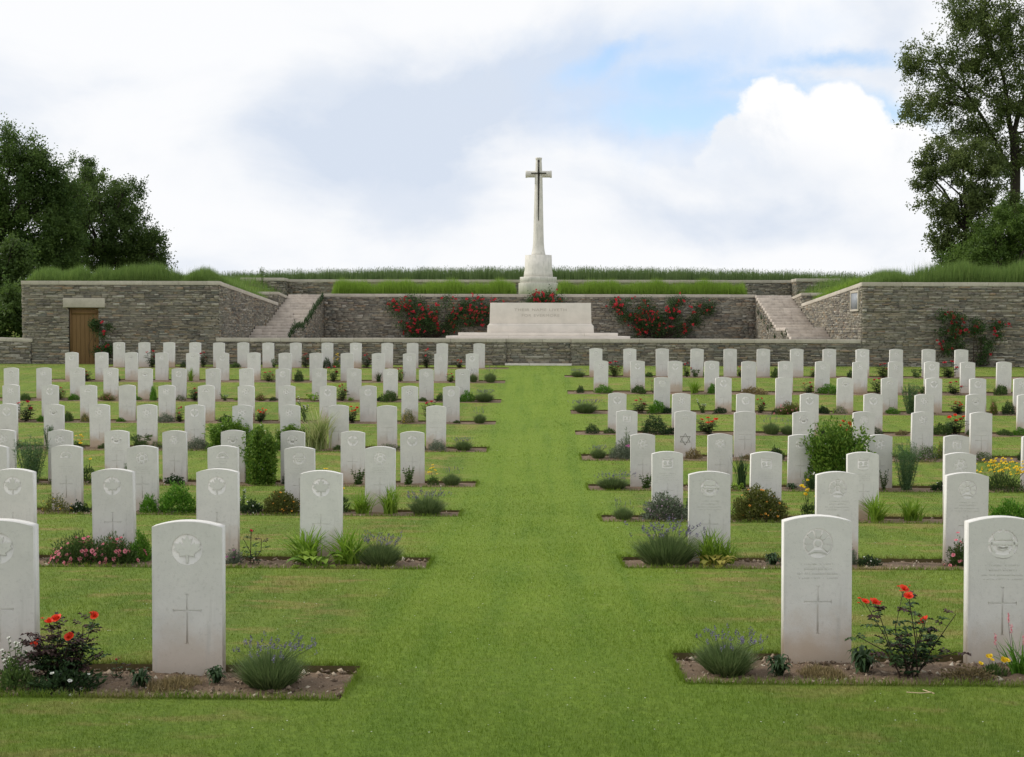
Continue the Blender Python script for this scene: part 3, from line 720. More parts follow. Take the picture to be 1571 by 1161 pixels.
g = G(); loft(g, [(zz_(391.6), hw(22)), (zz_(388), hw(20.5)), (zz_(383), hw(18.4)), (zz_(374), hw(16.6)), (zz_(360), hw(15.6)), (zz_(272.5), hw(11.6)), (zz_(262), hw(10.6)), (zz_(247), hw(9)), (zz_(244.5), hw(9)), (zz_(243.8), hw(10)), (zz_(242), hw(10))])
g.build('shaft', 'crossstone', root)
# arms stop at the shaft on each side
for s_ in (-1, 1):
    g = G(); z0, z1 = zz_(272), zz_(262.3); d_ = hw(8.2); xa, xb = s_*hw(9), s_*hw(40)
    prof = [(xa, .0), (s_*hw(34), .0), (s_*hw(35.5), .022), (xb, .022)]; V = []
    zm, hz_ = (z0+z1)/2, (z1-z0)/2
    for x_, e in prof:
        for j in range(8):
            an = math.pi/8+j*math.pi/4; V.append((xc+x_, YC+(d_+e)*math.cos(an)/math.cos(math.pi/8), zm+(hz_+e*.6)*math.sin(an)/math.cos(math.pi/8)))
    g.add(V, [(i*8+j, i*8+(j+1) % 8, (i+1)*8+(j+1) % 8, (i+1)*8+j) for i in range(3) for j in range(8)]); g.F.setdefault(8, []).append(np.array([[24+j for j in range(8)]]))
    g.build('arm', 'crossstone', root)
sw = G(); yf = YC-hw(9)-.045
def sb(pa, pb, wa, wb, t=.03):
    (xa, za), (xb, zb) = pa, pb; dx, dz = xb-xa, zb-za; L = math.hypot(dx, dz); nx_, nz_ = -dz/L, dx/L
    def y_at(z): return YC-np.interp(z, [zz_(391), zz_(360), zz_(272.5), zz_(262), zz_(243)], [hw(22), hw(15.6), hw(11.6), hw(10.6), hw(9.2)])
    V = []
    for (x, z, w_) in ((xa, za, wa), (xb, zb, wb)):
        y = y_at(z)
        for q in (-1, 1): V += [(x+nx_*w_*q/2, y-.012, z+nz_*w_*q/2), (x+nx_*w_*q*.25, y-t-.012, z+nz_*w_*q*.25)]
    sw.add(V, [(0,1,5,4),(1,3,7,5),(3,2,6,7),(2,0,4,6),(0,2,3,1),(4,5,7,6)])
X_ = xc
sb((X_, zz_(264)), (X_, zz_(339)), ww_(3.3), ww_(1.0), .045); sb((X_-ww_(11.5), zz_(266.3)), (X_+ww_(11.5), zz_(266.3)), ww_(1.9), ww_(1.9), .06)
sb((X_, zz_(248)), (X_, zz_(264.5)), ww_(1.8), ww_(2.2), .06); sb((X_, zz_(246)), (X_, zz_(249)), ww_(3), ww_(3), .07)
sw.build('bronze_sword', 'bronze', root)
g = G(); loft(g, [(zz_(425.3), hw(44.5)), (zz_(419), hw(43.6)), (zz_(414), hw(41.6)), (zz_(391.7), hw(40.5))]); g.build('octagonal_base', 'crossstone', root)
g = G(); loft(g, [(zz_(434.4), hw(56)), (zz_(426), hw(56)), (zz_(425.4), hw(55.5))]); g.build('base_step', 'crossstone', root)
g = G(); loft(g, [(E(1.60), hw(60)), (zz_(434.6), hw(60)), (zz_(434.5), hw(60))]); g.build('base_step', 'crossstone', root)

# ------------------------------------------------------------------ headstones
SW, SH, ST = .381, .81, .076
def curve_mesh(outer, holes, ext, bev=0.):
    cu_ = bpy.data.curves.new('c', 'CURVE'); cu_.dimensions = '2D'; cu_.fill_mode = 'BOTH'; cu_.extrude = ext; cu_.bevel_depth = bev
    for poly in [outer]+holes if outer else holes:
        s = cu_.splines.new('POLY'); s.points.add(len(poly)-1); s.use_cyclic_u = True
        for p_, q_ in zip(s.points, poly): p_.co = (q_[0], q_[1], 0, 1)
    o = bpy.data.objects.new('c', cu_); COL.objects.link(o); me = bpy.data.meshes.new_from_object(o.evaluated_get(bpy.context.evaluated_depsgraph_get()))
    bpy.data.objects.remove(o); V = np.array([v.co[:] for v in me.vertices]).reshape(-1, 3); F = [tuple(p.vertices) for p in me.polygons]; return V, F
def circ(cx, cy, r, n=28, a0=0, a1=2*math.pi, ry=None):
    return [(cx+r*math.cos(a0+(a1-a0)*i/n), cy+(ry or r)*math.sin(a0+(a1-a0)*i/n)) for i in range(n)]
top_arc = [(SW/2*math.cos(0)*1, SH-.031)] + [(SW/2 - SW*i/14, SH-.031 + .031*(1-((2*i/14-1)**2))) for i in range(1, 14)] + [(-SW/2, SH-.031)]
outline = [(-SW/2, -.12), (SW/2, -.12)] + top_arc
def cross_hole(cy=.322, top=.415, bot=.142, arm=.078, w_=.0055, fl=.012):
    return [(-w_, top-.006), (-fl, top), (fl, top), (w_, top-.006), (w_*.9, cy+w_), (arm-.006, cy+w_), (arm, cy+fl), (arm, cy-fl*.8), (arm-.006, cy-w_), (w_*.9, cy-w_),
            (w_, bot+.006), (fl, bot), (-fl, bot), (-w_, bot+.006), (-w_*.9, cy-w_), (-arm+.006, cy-w_), (-arm, cy-fl*.8), (-arm, cy+fl), (-arm+.006, cy+w_), (-w_*.9, cy+w_)]
EC = SH-.152
half_leaf = [(0, 1.0), (.15, .66), (.32, .76), (.19, .22), (.50, .52), (.57, .38), (.90, .44), (.76, .16), (.88, .05), (.44, -.27), (.50, -.44), (.06, -.37), (.045, -.9)]
leafp = [(x*.082, EC+(y-.02)*.082) for x, y in half_leaf] + [(-x*.082, EC+(y-.02)*.082) for x, y in half_leaf[::-1] if x]
def bar(x0, y0, x1, y1, w_):
    L = math.hypot(x1-x0, y1-y0); a, b = -(y1-y0)/L*w_/2, (x1-x0)/L*w_/2
    return [(x0+a, y0+b), (x0-a, y0-b), (x1-a, y1-b), (x1+a, y1+b)]
def sector(r0, r1, a0, a1, cy=None, n=6):
    cy = EC if cy is None else cy
    return [(r1*math.cos(a0+(a1-a0)*i/n), cy+r1*math.sin(a0+(a1-a0)*i/n)) for i in range(n+1)] + [(r0*math.cos(a1-(a1-a0)*i/n), cy+r0*math.sin(a1-(a1-a0)*i/n)) for i in range(n+1)]
crown = [(-.045, EC+.025), (.045, EC+.025), (.055, EC+.055), (.033, EC+.072), (.012, EC+.066), (.006, EC+.082), (-.006, EC+.082), (-.012, EC+.066), (-.033, EC+.072), (-.055, EC+.055)]
def scroll(y, w_=.062): return [(-w_, y+.014), (-w_*.5, y), (0, y-.004), (w_*.5, y), (w_, y+.014), (w_*.96, y-.004), (w_*.5, y-.018), (0, y-.022), (-w_*.5, y-.018), (-w_*.96, y-.004)]
HC = .30; HRR = .105
HEX = [((HRR if i % 2 == 0 else HRR/math.sqrt(3))*math.cos(math.pi/2+i*math.pi/6), HC+(HRR if i % 2 == 0 else HRR/math.sqrt(3))*math.sin(math.pi/2+i*math.pi/6)) for i in range(12)]
KINDS = {
 'leaf': dict(h=[circ(0, EC, .084)], e=[leafp], txt=0),
 'wheel': dict(h=[circ(0, EC, .084)], e=[sector(.030, .074, a-.26, a+.26) for a in [math.pi/2+i*math.pi/4 for i in (-2.6, -1.75, -.9, 0, .9, 1.75, 2.6)]] + [circ(0, EC, .017, 12), [(-.05, EC-.062), (-.02, EC-.040), (.02, EC-.040), (.05, EC-.062), (.02, EC-.052), (-.02, EC-.052)]], txt=1),
 'crown': dict(h=[circ(0, EC, .084)], e=[crown, bar(-.082, EC+.005, .082, EC+.005, .014), sector(.018, .034, 3.4, 6.0), bar(-.03, EC-.02, .03, EC-.02, .012), scroll(EC-.056), sector(.058, .068, 2.6, 4.0), sector(.058, .068, 5.4, 6.8)], txt=1),
 'ring': dict(h=[circ(0, EC, .078)], e=[sector(.044, .068, i*1.047, i*1.047+.72) for i in range(6)] + [circ(0, EC, .024, 10)], txt=1),
 'square': dict(h=[[(-.068, EC-.050), (.068, EC-.050), (.068, EC+.072), (-.068, EC+.072)]], e=[bar(-.055, EC+.055, .055, EC+.055, .012), circ(-.03, EC+.01, .022, 8), circ(.032, EC+.015, .022, 8), bar(-.05, EC-.03, .05, EC-.02, .012), scroll(EC-.062)], txt=1),
 'helmet': dict(h=[sector(.0, .080, -.1, math.pi+.1, n=14)], e=[sector(.03, .066, .2, 2.9, n=9), bar(-.06, EC-.012, .075, EC-.012, .014), bar(-.055, EC-.042, .055, EC-.042, .014), scroll(EC-.066, .045)], txt=1),
 'star': dict(h=[], e=[sector(.058, .066, -2.4+math.pi/2, 2.4+math.pi/2, n=20), crown], txt=1, star=1),
 'panel': dict(h=[bar(-.115, .385, .115, .385, .012)], e=[sector(.02, .036, .2, 2.9), bar(-.06, EC-.02, .06, EC-.02, .01)], txt=1, low=1),
}
EMBL = {'leaf': 'maple leaf', 'wheel': 'petalled wheel', 'crown': 'crowned badge', 'ring': 'round badge', 'square': 'square badge', 'helmet': 'domed badge', 'star': 'six-pointed star', 'panel': 'barred cross'}
protos = {}
def proto(kind):
    K = KINDS[kind]; root = empty('headstone')
    V = []; F = []; n = len(outline)
    for y in (.0055, ST):            # body behind the carved front skin
        V += [(x, y, z) for x, z in outline]
    Fq = [(i, i+n, (i+1) % n+n, (i+1) % n) for i in range(n)]
    g = G(); g.add(V, Fq); g.F.setdefault(n, []).append(np.array([list(range(n)), list(range(n, 2*n))[::-1]]))
    holes = list(K['h'])
    if K.get('low'): holes += [cross_hole(.30, .37, .12, .11)]
    elif not K.get('star'): holes += [cross_hole()]
    Vc, Fc = curve_mesh(outline, holes, .00275)
    Vs = np.stack([Vc[:, 0], .00275-Vc[:, 2], Vc[:, 1]], 1)
    for f in Fc: pass
    n0 = g.n; g.V.append(Vs); g.Rn.append(np.full(len(Vs), .5)); g.n += len(Vs)
    for f in Fc: g.F.setdefault(len(f), []).append(np.array([[n0+i for i in f]]))
    g.build('tablet', 'head', root)
    polys = list(K['e']); yo = .0 if K['h'] else -.005
    if K.get('star'):
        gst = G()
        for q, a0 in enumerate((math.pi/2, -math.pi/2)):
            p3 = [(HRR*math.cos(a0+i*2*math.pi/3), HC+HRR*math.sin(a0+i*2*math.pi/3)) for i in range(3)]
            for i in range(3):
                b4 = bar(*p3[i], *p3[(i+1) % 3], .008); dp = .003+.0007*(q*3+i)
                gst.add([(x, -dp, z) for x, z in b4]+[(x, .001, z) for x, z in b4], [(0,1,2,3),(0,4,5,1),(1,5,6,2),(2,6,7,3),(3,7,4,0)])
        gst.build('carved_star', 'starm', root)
    ge_ = G()
    for q in polys:
        Vc, Fc = curve_mesh(None, [q], .0022, .0014)
        Vs = np.stack([Vc[:, 0], -Vc[:, 2]+.0033+yo, Vc[:, 1]], 1); n0 = ge_.n
        ge_.V.append(Vs); ge_.Rn.append(np.full(len(Vs), .5)); ge_.n += len(Vs)
        for f in Fc: ge_.F.setdefault(len(f), []).append(np.array([[n0+i for i in f]]))
    ge_.build('emblem', 'head', root)
    if K['txt']:
        gt = G(); rg = random.Random(hash(kind) % 1000 if False else len(kind)*7)
        for zz, hwid, hh in ((.535, .095, .013), (.507, .075, .015), (.480, .115, .012), (.456, .105, .011)):
            x = -hwid
            while x < hwid:
                wq = rg.uniform(.004, .010)
                if rg.random() < .86:
                    gt.box(x, x+.0018, -.0007, .001, zz, zz+hh)
                    if rg.random() < .6: gt.box(x+.0018, x+wq, -.0007, .001, zz+rg.choice([0, hh/2, hh-.002]), zz+rg.choice([0, hh/2, hh-.002])+.0025) if False else gt.box(x+.0018, x+wq, -.0007, .001, zz+hh-.002, zz+hh)
                    if rg.random() < .5: gt.box(x+wq-.0018, x+wq, -.0007, .001, zz, zz+hh-.0025)
                x += wq+.004
        gt.build('inscription', 'letter', root)
    return root
def stone_x(px, Y):
    lo, hi = -40., 40.
    R3 = CM.to_3x3().transposed()
    def prj(X, y): v_ = R3 @ Vector((X, y, -.5)); return W0/2 + FPX*v_.x/-v_.z
    for _ in range(40):
        m_ = (lo+hi)/2; a = min(prj(m_-SW/2, Y), prj(m_-SW/2, Y+ST)); b = max(prj(m_+SW/2, Y), prj(m_+SW/2, Y+ST))
        if (a+b)/2 < px: lo = m_
        else: hi = m_
    return lo
ROWL = [[-.5, 287.5], [20, 173.7, 333, 492], [-12, 101.5, 218.5, 342.3, 460, 583], [4, 91.5, 178.7, 267.7, 356.8, 448.6, 540.8, 633.2],
        [10.5, 81.8, 152.8, 225, 298, 371.4, 445, 519.6, 594, 669], [16.3, 76.3, 135.5, 195, 255.5, 316.3, 377.5, 440, 503, 565, 628.6, 692.6],
        [17, 67, 118.5, 169.8, 222.5, 274.4, 327.3, 378.5, 434, 489.8, 543.3, 599, 654.3, 709.8],
        [110, 156, 202, 248.3, 295.4, 341.5, 389.7, 437.4, 485, 532.5, 580.7, 628.2, 676, 724.5],
        [182.7, 221.7, 259.7, 299.4, 336, 373.2, 411.9, 453.8, 502.3, 545.8, 594, 633, 678.3, 735]]
ROWR = [[1256.5, 1540], [1090, 1286.6, 1484.6], [1025.5, 1176, 1325.8, 1475.3], [987, 1105.8, 1229, 1351.4, 1469, 1589],
        [962, 1051.6, 1143.6, 1234, 1325.7, 1416, 1506.7], [947, 1045.5, 1144.2, 1242.4, 1340.4, 1418.6, 1497.3, 1576],
        [1015.9, 1110.4, 1203, 1296.8, 1365.2, 1433.4, 1501.3, 1568.5],
        [922, 978.7, 1036, 1092.4, 1149, 1205.6, 1261.7, 1319.7, 1374.4, 1429.4, 1485.2, 1540.4],
        [914.3, 966.4, 1016.6, 1069.3, 1120.6, 1171, 1222.6, 1272.7, 1323.6, 1374.6, 1424.8, 1475]]
KL = [['leaf', 'leaf'], ['leaf']*4, ['leaf', 'helmet', 'ring', 'helmet', 'crown', 'ring'], ['ring', 'ring', 'crown', 'ring', 'crown', 'crown', 'leaf', 'leaf'],
      ['leaf', 'crown', 'ring', 'ring', 'leaf', 'ring', 'ring', 'panel', 'panel', 'panel']]
KR = [['wheel', 'crown'], ['crown', 'wheel', 'wheel'], ['square', 'square', 'square', 'ring'], ['ring', 'ring', 'crown', 'ring', 'square', 'ring'],
      ['square', 'star', 'panel', 'crown', 'ring', 'ring', 'panel']]
ORD = ['first', 'second', 'third', 'fourth', 'fifth', 'sixth', 'seventh', 'eighth', 'ninth', 'tenth', 'eleventh', 'twelfth', 'thirteenth', 'fourteenth']
ROWN = ['front', 'second', 'third', 'fourth', 'fifth', 'sixth', 'seventh', 'eighth', 'back']
stones = {}
rk = random.Random(5)
for side, rows, ylist, kinds in (('left', ROWL, YL, KL), ('right', ROWR, YR, KR)):
    for ri, row in enumerate(rows):
        Y = ylist[ri]; xs = [(stone_x(px, Y), i) for i, px in enumerate(row)]
        seq = list(reversed(range(len(row)))) if side == 'left' else list(range(len(row)))
        for k, i in enumerate(seq):
            kd = kinds[ri][i] if ri < len(kinds) else rk.choice(['leaf', 'ring', 'ring', 'leaf', 'crown', 'panel', 'helmet'])
            if kd not in protos: protos[kd] = proto(kd); o = protos[kd]
            else: o = copy_tree(protos[kd])
            X = xs[i][0]; zt_ = float(gh(X, Y))
            o.location = (X, Y, zt_ + (rk.uniform(-.006, .006) if ri else 0)); o.rotation_euler = (R(rk.uniform(-.9, .9)), R(rk.uniform(-.55, .55)), R(rk.uniform(-1.6, 1.6)))
            stones.setdefault((side, ri), []).append(X)
            lab = f"white headstone with {EMBL[kd]}, {ORD[k]} from the path, {ROWN[ri]} {side} row"
            if side == 'left' and ri == 0: lab = ['largest white headstone with maple leaf, closest to the path in the front left row', 'white maple leaf headstone at far left behind the dark-leaved rose bush'][k]
            if side == 'right' and ri == 0: lab = ['large white headstone with petalled wheel emblem, chipped lower right, beside scarlet roses', 'white headstone with crowned emblem at far right beside pink flower spikes'][k]
            if kd == 'star': lab = 'white headstone with six-pointed star instead of cross, right of the path'
            tag(o, lab, 'headstone', 'white headstones in rows')

# ------------------------------------------------------------------ plants
NEAR = False
def flowers(lst, one, many, mat, parent):
    """near plants: each bloom a mesh of its own; small far ones: one mesh"""
    if NEAR:
        for f in lst[:100]: f.build(one, mat, parent)
        lst = lst[100:]
        if not lst: return
    gg = G()
    for f in lst:
        off = gg.n
        for v_, rr in zip(f.V, f.Rn): gg.V.append(v_); gg.Rn.append(rr)
        for k_, L in f.F.items(): gg.F.setdefault(k_, []).extend([x+off for x in L])
        gg.n += f.n
    gg.build(many, mat, parent)
def hemi(n, w_, h_, rad=.0, flat=.6):
    """points in a half ellipsoid, denser towards its skin"""
    d = unit(rng.normal(size=(n, 3))); d[:, 2] = np.abs(d[:, 2]); r = rng.uniform(.35, 1, n)**.55
    if h_ > .8: d = np.sign(d)*np.abs(d)**.9
    lump = 1 + .16*np.sin(d[:, 0]*7+w_*9)*np.sin(d[:, 1]*6+2) + .1*np.sin(d[:, 2]*9+d[:, 0]*5)
    p = d*(r*lump)[:, None]*np.array([w_/2, w_/2*flat, h_]); return p, d
def petals(g, c, r, n=9, up=None, r0=None):
    """an open flower of n curved petals in two whorls"""
    c = np.asarray(c, float); up = unit(np.array([0, -.35, 1.]) if up is None else np.asarray(up, float))
    a = unit(np.cross(up, [1, .1, 0])); b = np.cross(up, a)
    for w_, (rr, el, cnt) in enumerate(((1., .35, n), (.62, 1.0, max(4, n-3)), (.32, 1.3, 3))):
        for i in range(cnt):
            t = 2*math.pi*i/cnt+w_*.5+rng.normal(0, .1); d = a*math.cos(t)+b*math.sin(t); s_ = -a*math.sin(t)+b*math.cos(t); L = r*rr*rng.uniform(.85, 1.1); k = L*.55
            m_ = c+d*L*.55*math.cos(el*.7)+up*L*.5*math.sin(el); e_ = c+d*L*math.cos(el)+up*L*math.sin(el)
            g.add([c, m_+s_*k, e_+s_*k*.45, e_-s_*k*.45, m_-s_*k], [(0, 1, 2, 3, 4)], rng.random())
def p_lavender(w_=.40, h_=.30, ns=60, tall=1.35):
    r = empty('lavender'); g = G(); n = 2200
    a = rng.uniform(0, 6.283, n); q = rng.random(n)**.6
    base = np.stack([np.cos(a)*w_*.24*q, np.sin(a)*w_*.20*q, np.zeros(n)], 1)
    blades(g, base, h_*rng.uniform(.65, 1.22, n)*(1-.22*q), .0065, w_*.38*q*rng.uniform(.6, 1.3, n), a+rng.normal(0, .35, n), .25, 2)
    g.build('foliage', 'lav', r)
    gs = G(); fl = []
    for i in range(ns):
        gf = G(); fl.append(gf)
        a = rng.uniform(0, 6.28); q = rng.random()**.5; hh = h_*rng.uniform(.95, tall); l = w_*.58*q*rng.uniform(.7, 1.25)
        p0 = np.array([math.cos(a)*w_*.1, math.sin(a)*w_*.1, h_*.5]); p1 = np.array([math.cos(a)*l, math.sin(a)*l*.8, hh])
        tube(gs, [p0, (p0+p1)/2+np.array([0, 0, .02]), p1], .0011, 3, rng.random())
        m = 9; t = np.linspace(0, 1, m); c = p1+np.outer(t, [math.cos(a)*.008, math.sin(a)*.008, .035*rng.uniform(.7, 1.4)])
        leaves(gf, c, .013, .009, unit(rng.normal(size=(m, 3)))+np.array([0, 0, .7]))
    gs.build('stems', 'lav', r); flowers(fl, 'flower_spike', 'flower_spikes', 'lavfl', r); return r, w_, h_
def p_strap(w_=.38, h_=.24, mat='strap', n=120, bw=.015, name='strap_plant'):
    r = empty(name); g = G(); a = rng.uniform(0, 6.283, n); q = rng.uniform(.25, 1., n)
    base = np.stack([rng.normal(0, w_*.10, n), rng.normal(0, w_*.06, n), np.zeros(n)], 1)
    blades(g, base, h_*rng.uniform(.95, 1.6, n)*(1.1-.15*q), bw, w_*.62*q, a, 1.0, 4); g.build('foliage', mat, r); return r, w_, h_
def broad(g, base, az, L, w_, up, r):
    d = np.array([math.cos(az), math.sin(az), 0]); s_ = np.array([-d[1], d[0], 0]); pts = []
    ts = (0, .3, .55, .8, 1.); ws = (.12, .8, 1., .62, 0)
    for t, k in zip(ts, ws):
        c = base + d*L*t + np.array([0, 0, up*(math.sin(t*2.3)) - .25*L*t*t])
        pts.append((c - s_*w_*k/2+np.array([0,0,w_*k*.18]), c, c + s_*w_*k/2+np.array([0,0,w_*k*.18])))
    V = [p for row in pts for p in row]; F = []
    for i in range(4):
        for j in range(2): F.append((i*3+j, i*3+j+1, (i+1)*3+j+1, (i+1)*3+j))
    g.add(V, F, r)
def p_hosta(w_=.34, h_=.16, mat='hosta', n=26, lw=.065, name='hosta'):
    r = empty(name); g = G()
    for i in range(n):
        a = rng.uniform(0, 6.28); L = w_*.5*rng.uniform(.55, 1.05); z = h_*rng.uniform(.1, .75)
        st = np.array([math.cos(a)*.03, math.sin(a)*.03, 0]); b = st+np.array([math.cos(a)*L*.35, math.sin(a)*L*.35, z])
        tube(g, [st, b], .003, 3, .4); broad(g, b, a, L*.75, lw*rng.uniform(.8, 1.2), h_*.25, rng.random())
    g.build('foliage', mat, r); return r, w_, h_
def p_rosette(w_=.17, h_=.13, mat='dark', n=42, name='leafy_seedling'):
    r = empty(name); g = G()
    for i in range(n):
        a = rng.uniform(0, 6.28); b = np.array([rng.normal(0, .012), rng.normal(0, .012), h_*rng.uniform(0, .35)])
        broad(g, b, a, w_*.5*rng.uniform(.6, 1.1), .022, h_*rng.uniform(.3, .8), rng.random())
    g.build('foliage', mat, r); return r, w_, h_
def wild(g, p0, n, w_, h_, ls):
    for i in range(n):
        a = rng.uniform(0, 6.28); q = rng.uniform(.25, .62); t = np.array([math.cos(a)*w_*q, math.sin(a)*w_*q*.6, h_*rng.uniform(.75, 1.18)*(1.15-q*.7)])
        tube(g, [(0, 0, h_*.2), t*.6, t], .003, 3, .4); m = 34; k = rng.uniform(.45, 1, m)
        leaves(g, t*k[:, None]+rng.normal(0, .02, (m, 3)), ls*rng.uniform(.7, 1.3, m), ls*.5, unit(rng.normal(size=(m, 3)))+np.array([0, 0, .2]))
def p_mound(w_=.4, h_=.3, mat='green', n=1500, ls=.026, lw=.5, fl=None, nf=40, fr=.012, name='mound_shrub', up=.5, tops=1.0, bladey=False):
    r = empty(name); g = G(); p, d = hemi(n, w_, h_)
    if bladey:
        base = p*np.array([.35, .35, 0]); blades(g, base, p[:, 2].clip(h_*.25)*1.1, ls*.25, np.linalg.norm(p[:, :2], axis=1)*.65, np.arctan2(p[:, 1], p[:, 0]), .3, 2)
    p[:, 2] = p[:, 2].clip(.004); leaves(g, p, ls*rng.uniform(.7, 1.3, n), ls*lw, d*.8+unit(rng.normal(size=(n, 3)))*.8+np.array([0, 0, up]))
    k = 26; q, _ = hemi(k, w_*.9, h_*.8)
    for i in range(k): tube(g, [(q[i][0]*.15, q[i][1]*.15, 0), (q[i][0]*.6, q[i][1]*.6, q[i][2]*.6), q[i]], .0018, 3, .1)
    if h_ > .8: wild(g, None, 75, w_*1.12, h_*1.06, ls)
    g.build('foliage', mat, r)
    if fl:
        q, d = hemi(nf, w_*1.06, h_*1.1); q[:, 2] *= tops; lst = []
        for c, dd in zip(q, d): gf = G(); petals(gf, c, fr*rng.uniform(.7, 1.3), 5, dd+np.array([0, -.3, .4])); lst.append(gf)
        flowers(lst, 'flower', 'flowers', fl, r)
    return r, w_, h_
def p_tall(w_=.4, h_=.6, mat='feather', n=900, name='feathery_plant'):
    r = empty(name); g = G(); m = 60
    for i in range(m):
        a = rng.uniform(0, 6.28); q = rng.random()**.5; L = w_*.5*q; hh = h_*rng.uniform(.65, 1.08)
        p0 = np.array([math.cos(a)*L*.3, math.sin(a)*L*.3, 0]); p1 = np.array([math.cos(a)*L, math.sin(a)*L, hh]); tube(g, [p0, (p0+p1)/2, p1], (.003, .002, .001), 3, .4)
        t = rng.random(n//14)**.8; c = p0+(p1-p0)*t[:, None]; leaves(g, c, .05*rng.uniform(.5, 1.2, len(t)), .006, unit(rng.normal(size=(len(t), 3)))+np.array([0, 0, .8]))
    g.build('foliage', mat, r); return r, w_, h_
def compound(g, gd, p0, dirv, L, r, dark=False):
    d = unit(np.asarray(dirv, float)); s_ = unit(np.cross(d, [0, 0, 1.])); tgt = gd if dark else g
    tube(tgt, [p0, p0+d*L], .0012, 3, r)
    for t, sg in ((.45, 1), (.45, -1), (.75, 1), (.75, -1), (1., 0)):
        c = p0+d*L*t; ld = unit(s_*sg+d*.6) if sg else d; k = L*.50
        nr = unit(np.cross(ld, np.cross([0, 0, 1.], ld)+1e-6)); a = unit(np.cross(ld, nr)); w_ = k*.62
        g2 = tgt; m_ = c+ld*k*.5+np.array([0, 0, .004]); 
        g2.add([c, c+ld*k*.3+a*w_*.42, m_+ld*k*.12+a*w_*.42, c+ld*k-np.array([0, 0, k*.25]), m_+ld*k*.12-a*w_*.42, c+ld*k*.3-a*w_*.42], [(0, 1, 2, 3, 4, 5)], float(np.clip(r+rng.normal(0, .2), 0, 1)))
def p_rose(w_=.5, h_=.45, heads=((-.15, .42), (0, .45), (.1, .34)), fr=.026, mat='red', dens=1., name='rose_bush', dark=.35, each=True, buds=2):
    r = empty(name); g = G(); gd = G(); gs = G(); heads_ = []
    stems = []
    for (x, z) in heads: stems.append((np.array([x*w_, rng.normal(0, .06)*w_/.5, z*h_/.45]), True))
    for i in range(int(9*dens)):
        stems.append((np.array([rng.uniform(-.5, .5)*w_, rng.uniform(-.28, .28)*w_, h_*rng.uniform(.35, .85)]), False))
    for tip, hd in stems:
        b = np.array([rng.normal(0, .025), rng.normal(0, .02), 0]); m1 = b+(tip-b)*.5+np.array([rng.normal(0, .03), rng.normal(0, .02), rng.uniform(0, .03)])*h_/.45
        tube(gs, [b, m1, tip], (.0048, .0035, .0022), 4, rng.random())
        k = int(rng.integers(5, 9)*dens)+1
        for t in np.linspace(.22, .93 if hd else 1., k):
            p = b+(m1-b)*t*2 if t < .5 else m1+(tip-m1)*(t-.5)*2
            a = rng.uniform(0, 6.28); dk = (t > .78 and rng.random() < dark*1.8) or rng.random() < dark*.12
            compound(g, gd, p, [math.cos(a), math.sin(a), rng.uniform(-.1, .5)], rng.uniform(.06, .095)*h_/.45, rng.random(), dk)
        if hd:
            gf = G(); petals(gf, tip, fr*rng.uniform(.9, 1.2), 8, (rng.normal(0, .25), -.5+rng.normal(0, .2), 1)); heads_.append(gf)
            for _ in range(buds):
                o = np.array([rng.normal(0, .022), rng.normal(0, .01), rng.uniform(-.005, .03)]); tube(gs, [tip-np.array([0, 0, .03]), tip+o], .0013, 3, .3)
                petals(gf, tip+o, fr*rng.uniform(.25, .5), 5, (0, 0, 1))
    g.build('foliage', 'rosel', r); gs.build('stems', 'stemd', r)
    if gd.n: gd.build('young_leaves', 'rosed', r)
    flowers(heads_, 'flower', 'flowers', mat, r)
    return r, w_, h_
def p_yellow(w_=.25, h_=.3, n=14, fr=.02, mat='yel', leaf='green', name='yellow_daisy_plant', nl=350):
    r = empty(name); g = G(); gs = G(); lst = []; p, d = hemi(nl, w_*.9, h_*.5); p[:, 2] = p[:, 2].clip(.004)
    leaves(g, p, .035, .012, d+np.array([0, 0, .6]))
    for i in range(n):
        x, y = rng.uniform(-.5, .5)*w_, rng.uniform(-.3, .3)*w_; z = h_*rng.uniform(.6, 1.05)
        gf = G(); lst.append(gf); tube(gs, [(x*.3, y*.3, 0), (x*.7, y*.7, z*.6), (x, y, z)], .0015, 3, rng.random()); petals(gf, (x, y, z), fr*rng.uniform(.7, 1.2), 8, (rng.normal(0, .3), -.5, 1))
    g.build('foliage', leaf, r); gs.build('stems', 'stem', r); flowers(lst, 'flower', 'flowers', mat, r); return r, w_, h_
def p_knot(w_=.4, h_=.35):
    r, a, b = p_strap(w_, h_*.55, 'bright', 80, .014, 'knotweed'); lst = []; gs = G()
    for x, z in ((-.10, 1.), (-.07, .8), (.09, .88), (-.2, .62), (.17, .7), (.02, .6)):
        gf = G(); lst.append(gf); t = np.array([x*w_/.4, rng.normal(0, .02), z*h_]); tube(gs, [(x*.3, 0, .03), t*np.array([.8, 1, .6]), t], .0018, 3, .3)
        m = 34; k = np.linspace(0, 1, m); c = t+np.stack([rng.normal(0, .003, m), rng.normal(0, .003, m), k*.06], 1); leaves(gf, c, .012, .009, unit(rng.normal(size=(m, 3)))+np.array([0, 0, .3]))
    gs.build('stems', 'stemd', r); flowers(lst, 'flower_spike', 'flower_spikes', 'pink', r); return r, w_, h_
def p_straw(w_=.3, h_=.09):
    r = empty('dry_ground_cover'); g = G(); n = 1600; p, d = hemi(n, w_, h_, flat=.75)
    blades(g, p*np.array([1, 1, .55]), .035*rng.uniform(.5, 1.2, n), .004, .03*rng.random(n), seg=2)
    g.build('foliage', 'straw', r); return r, w_, h_
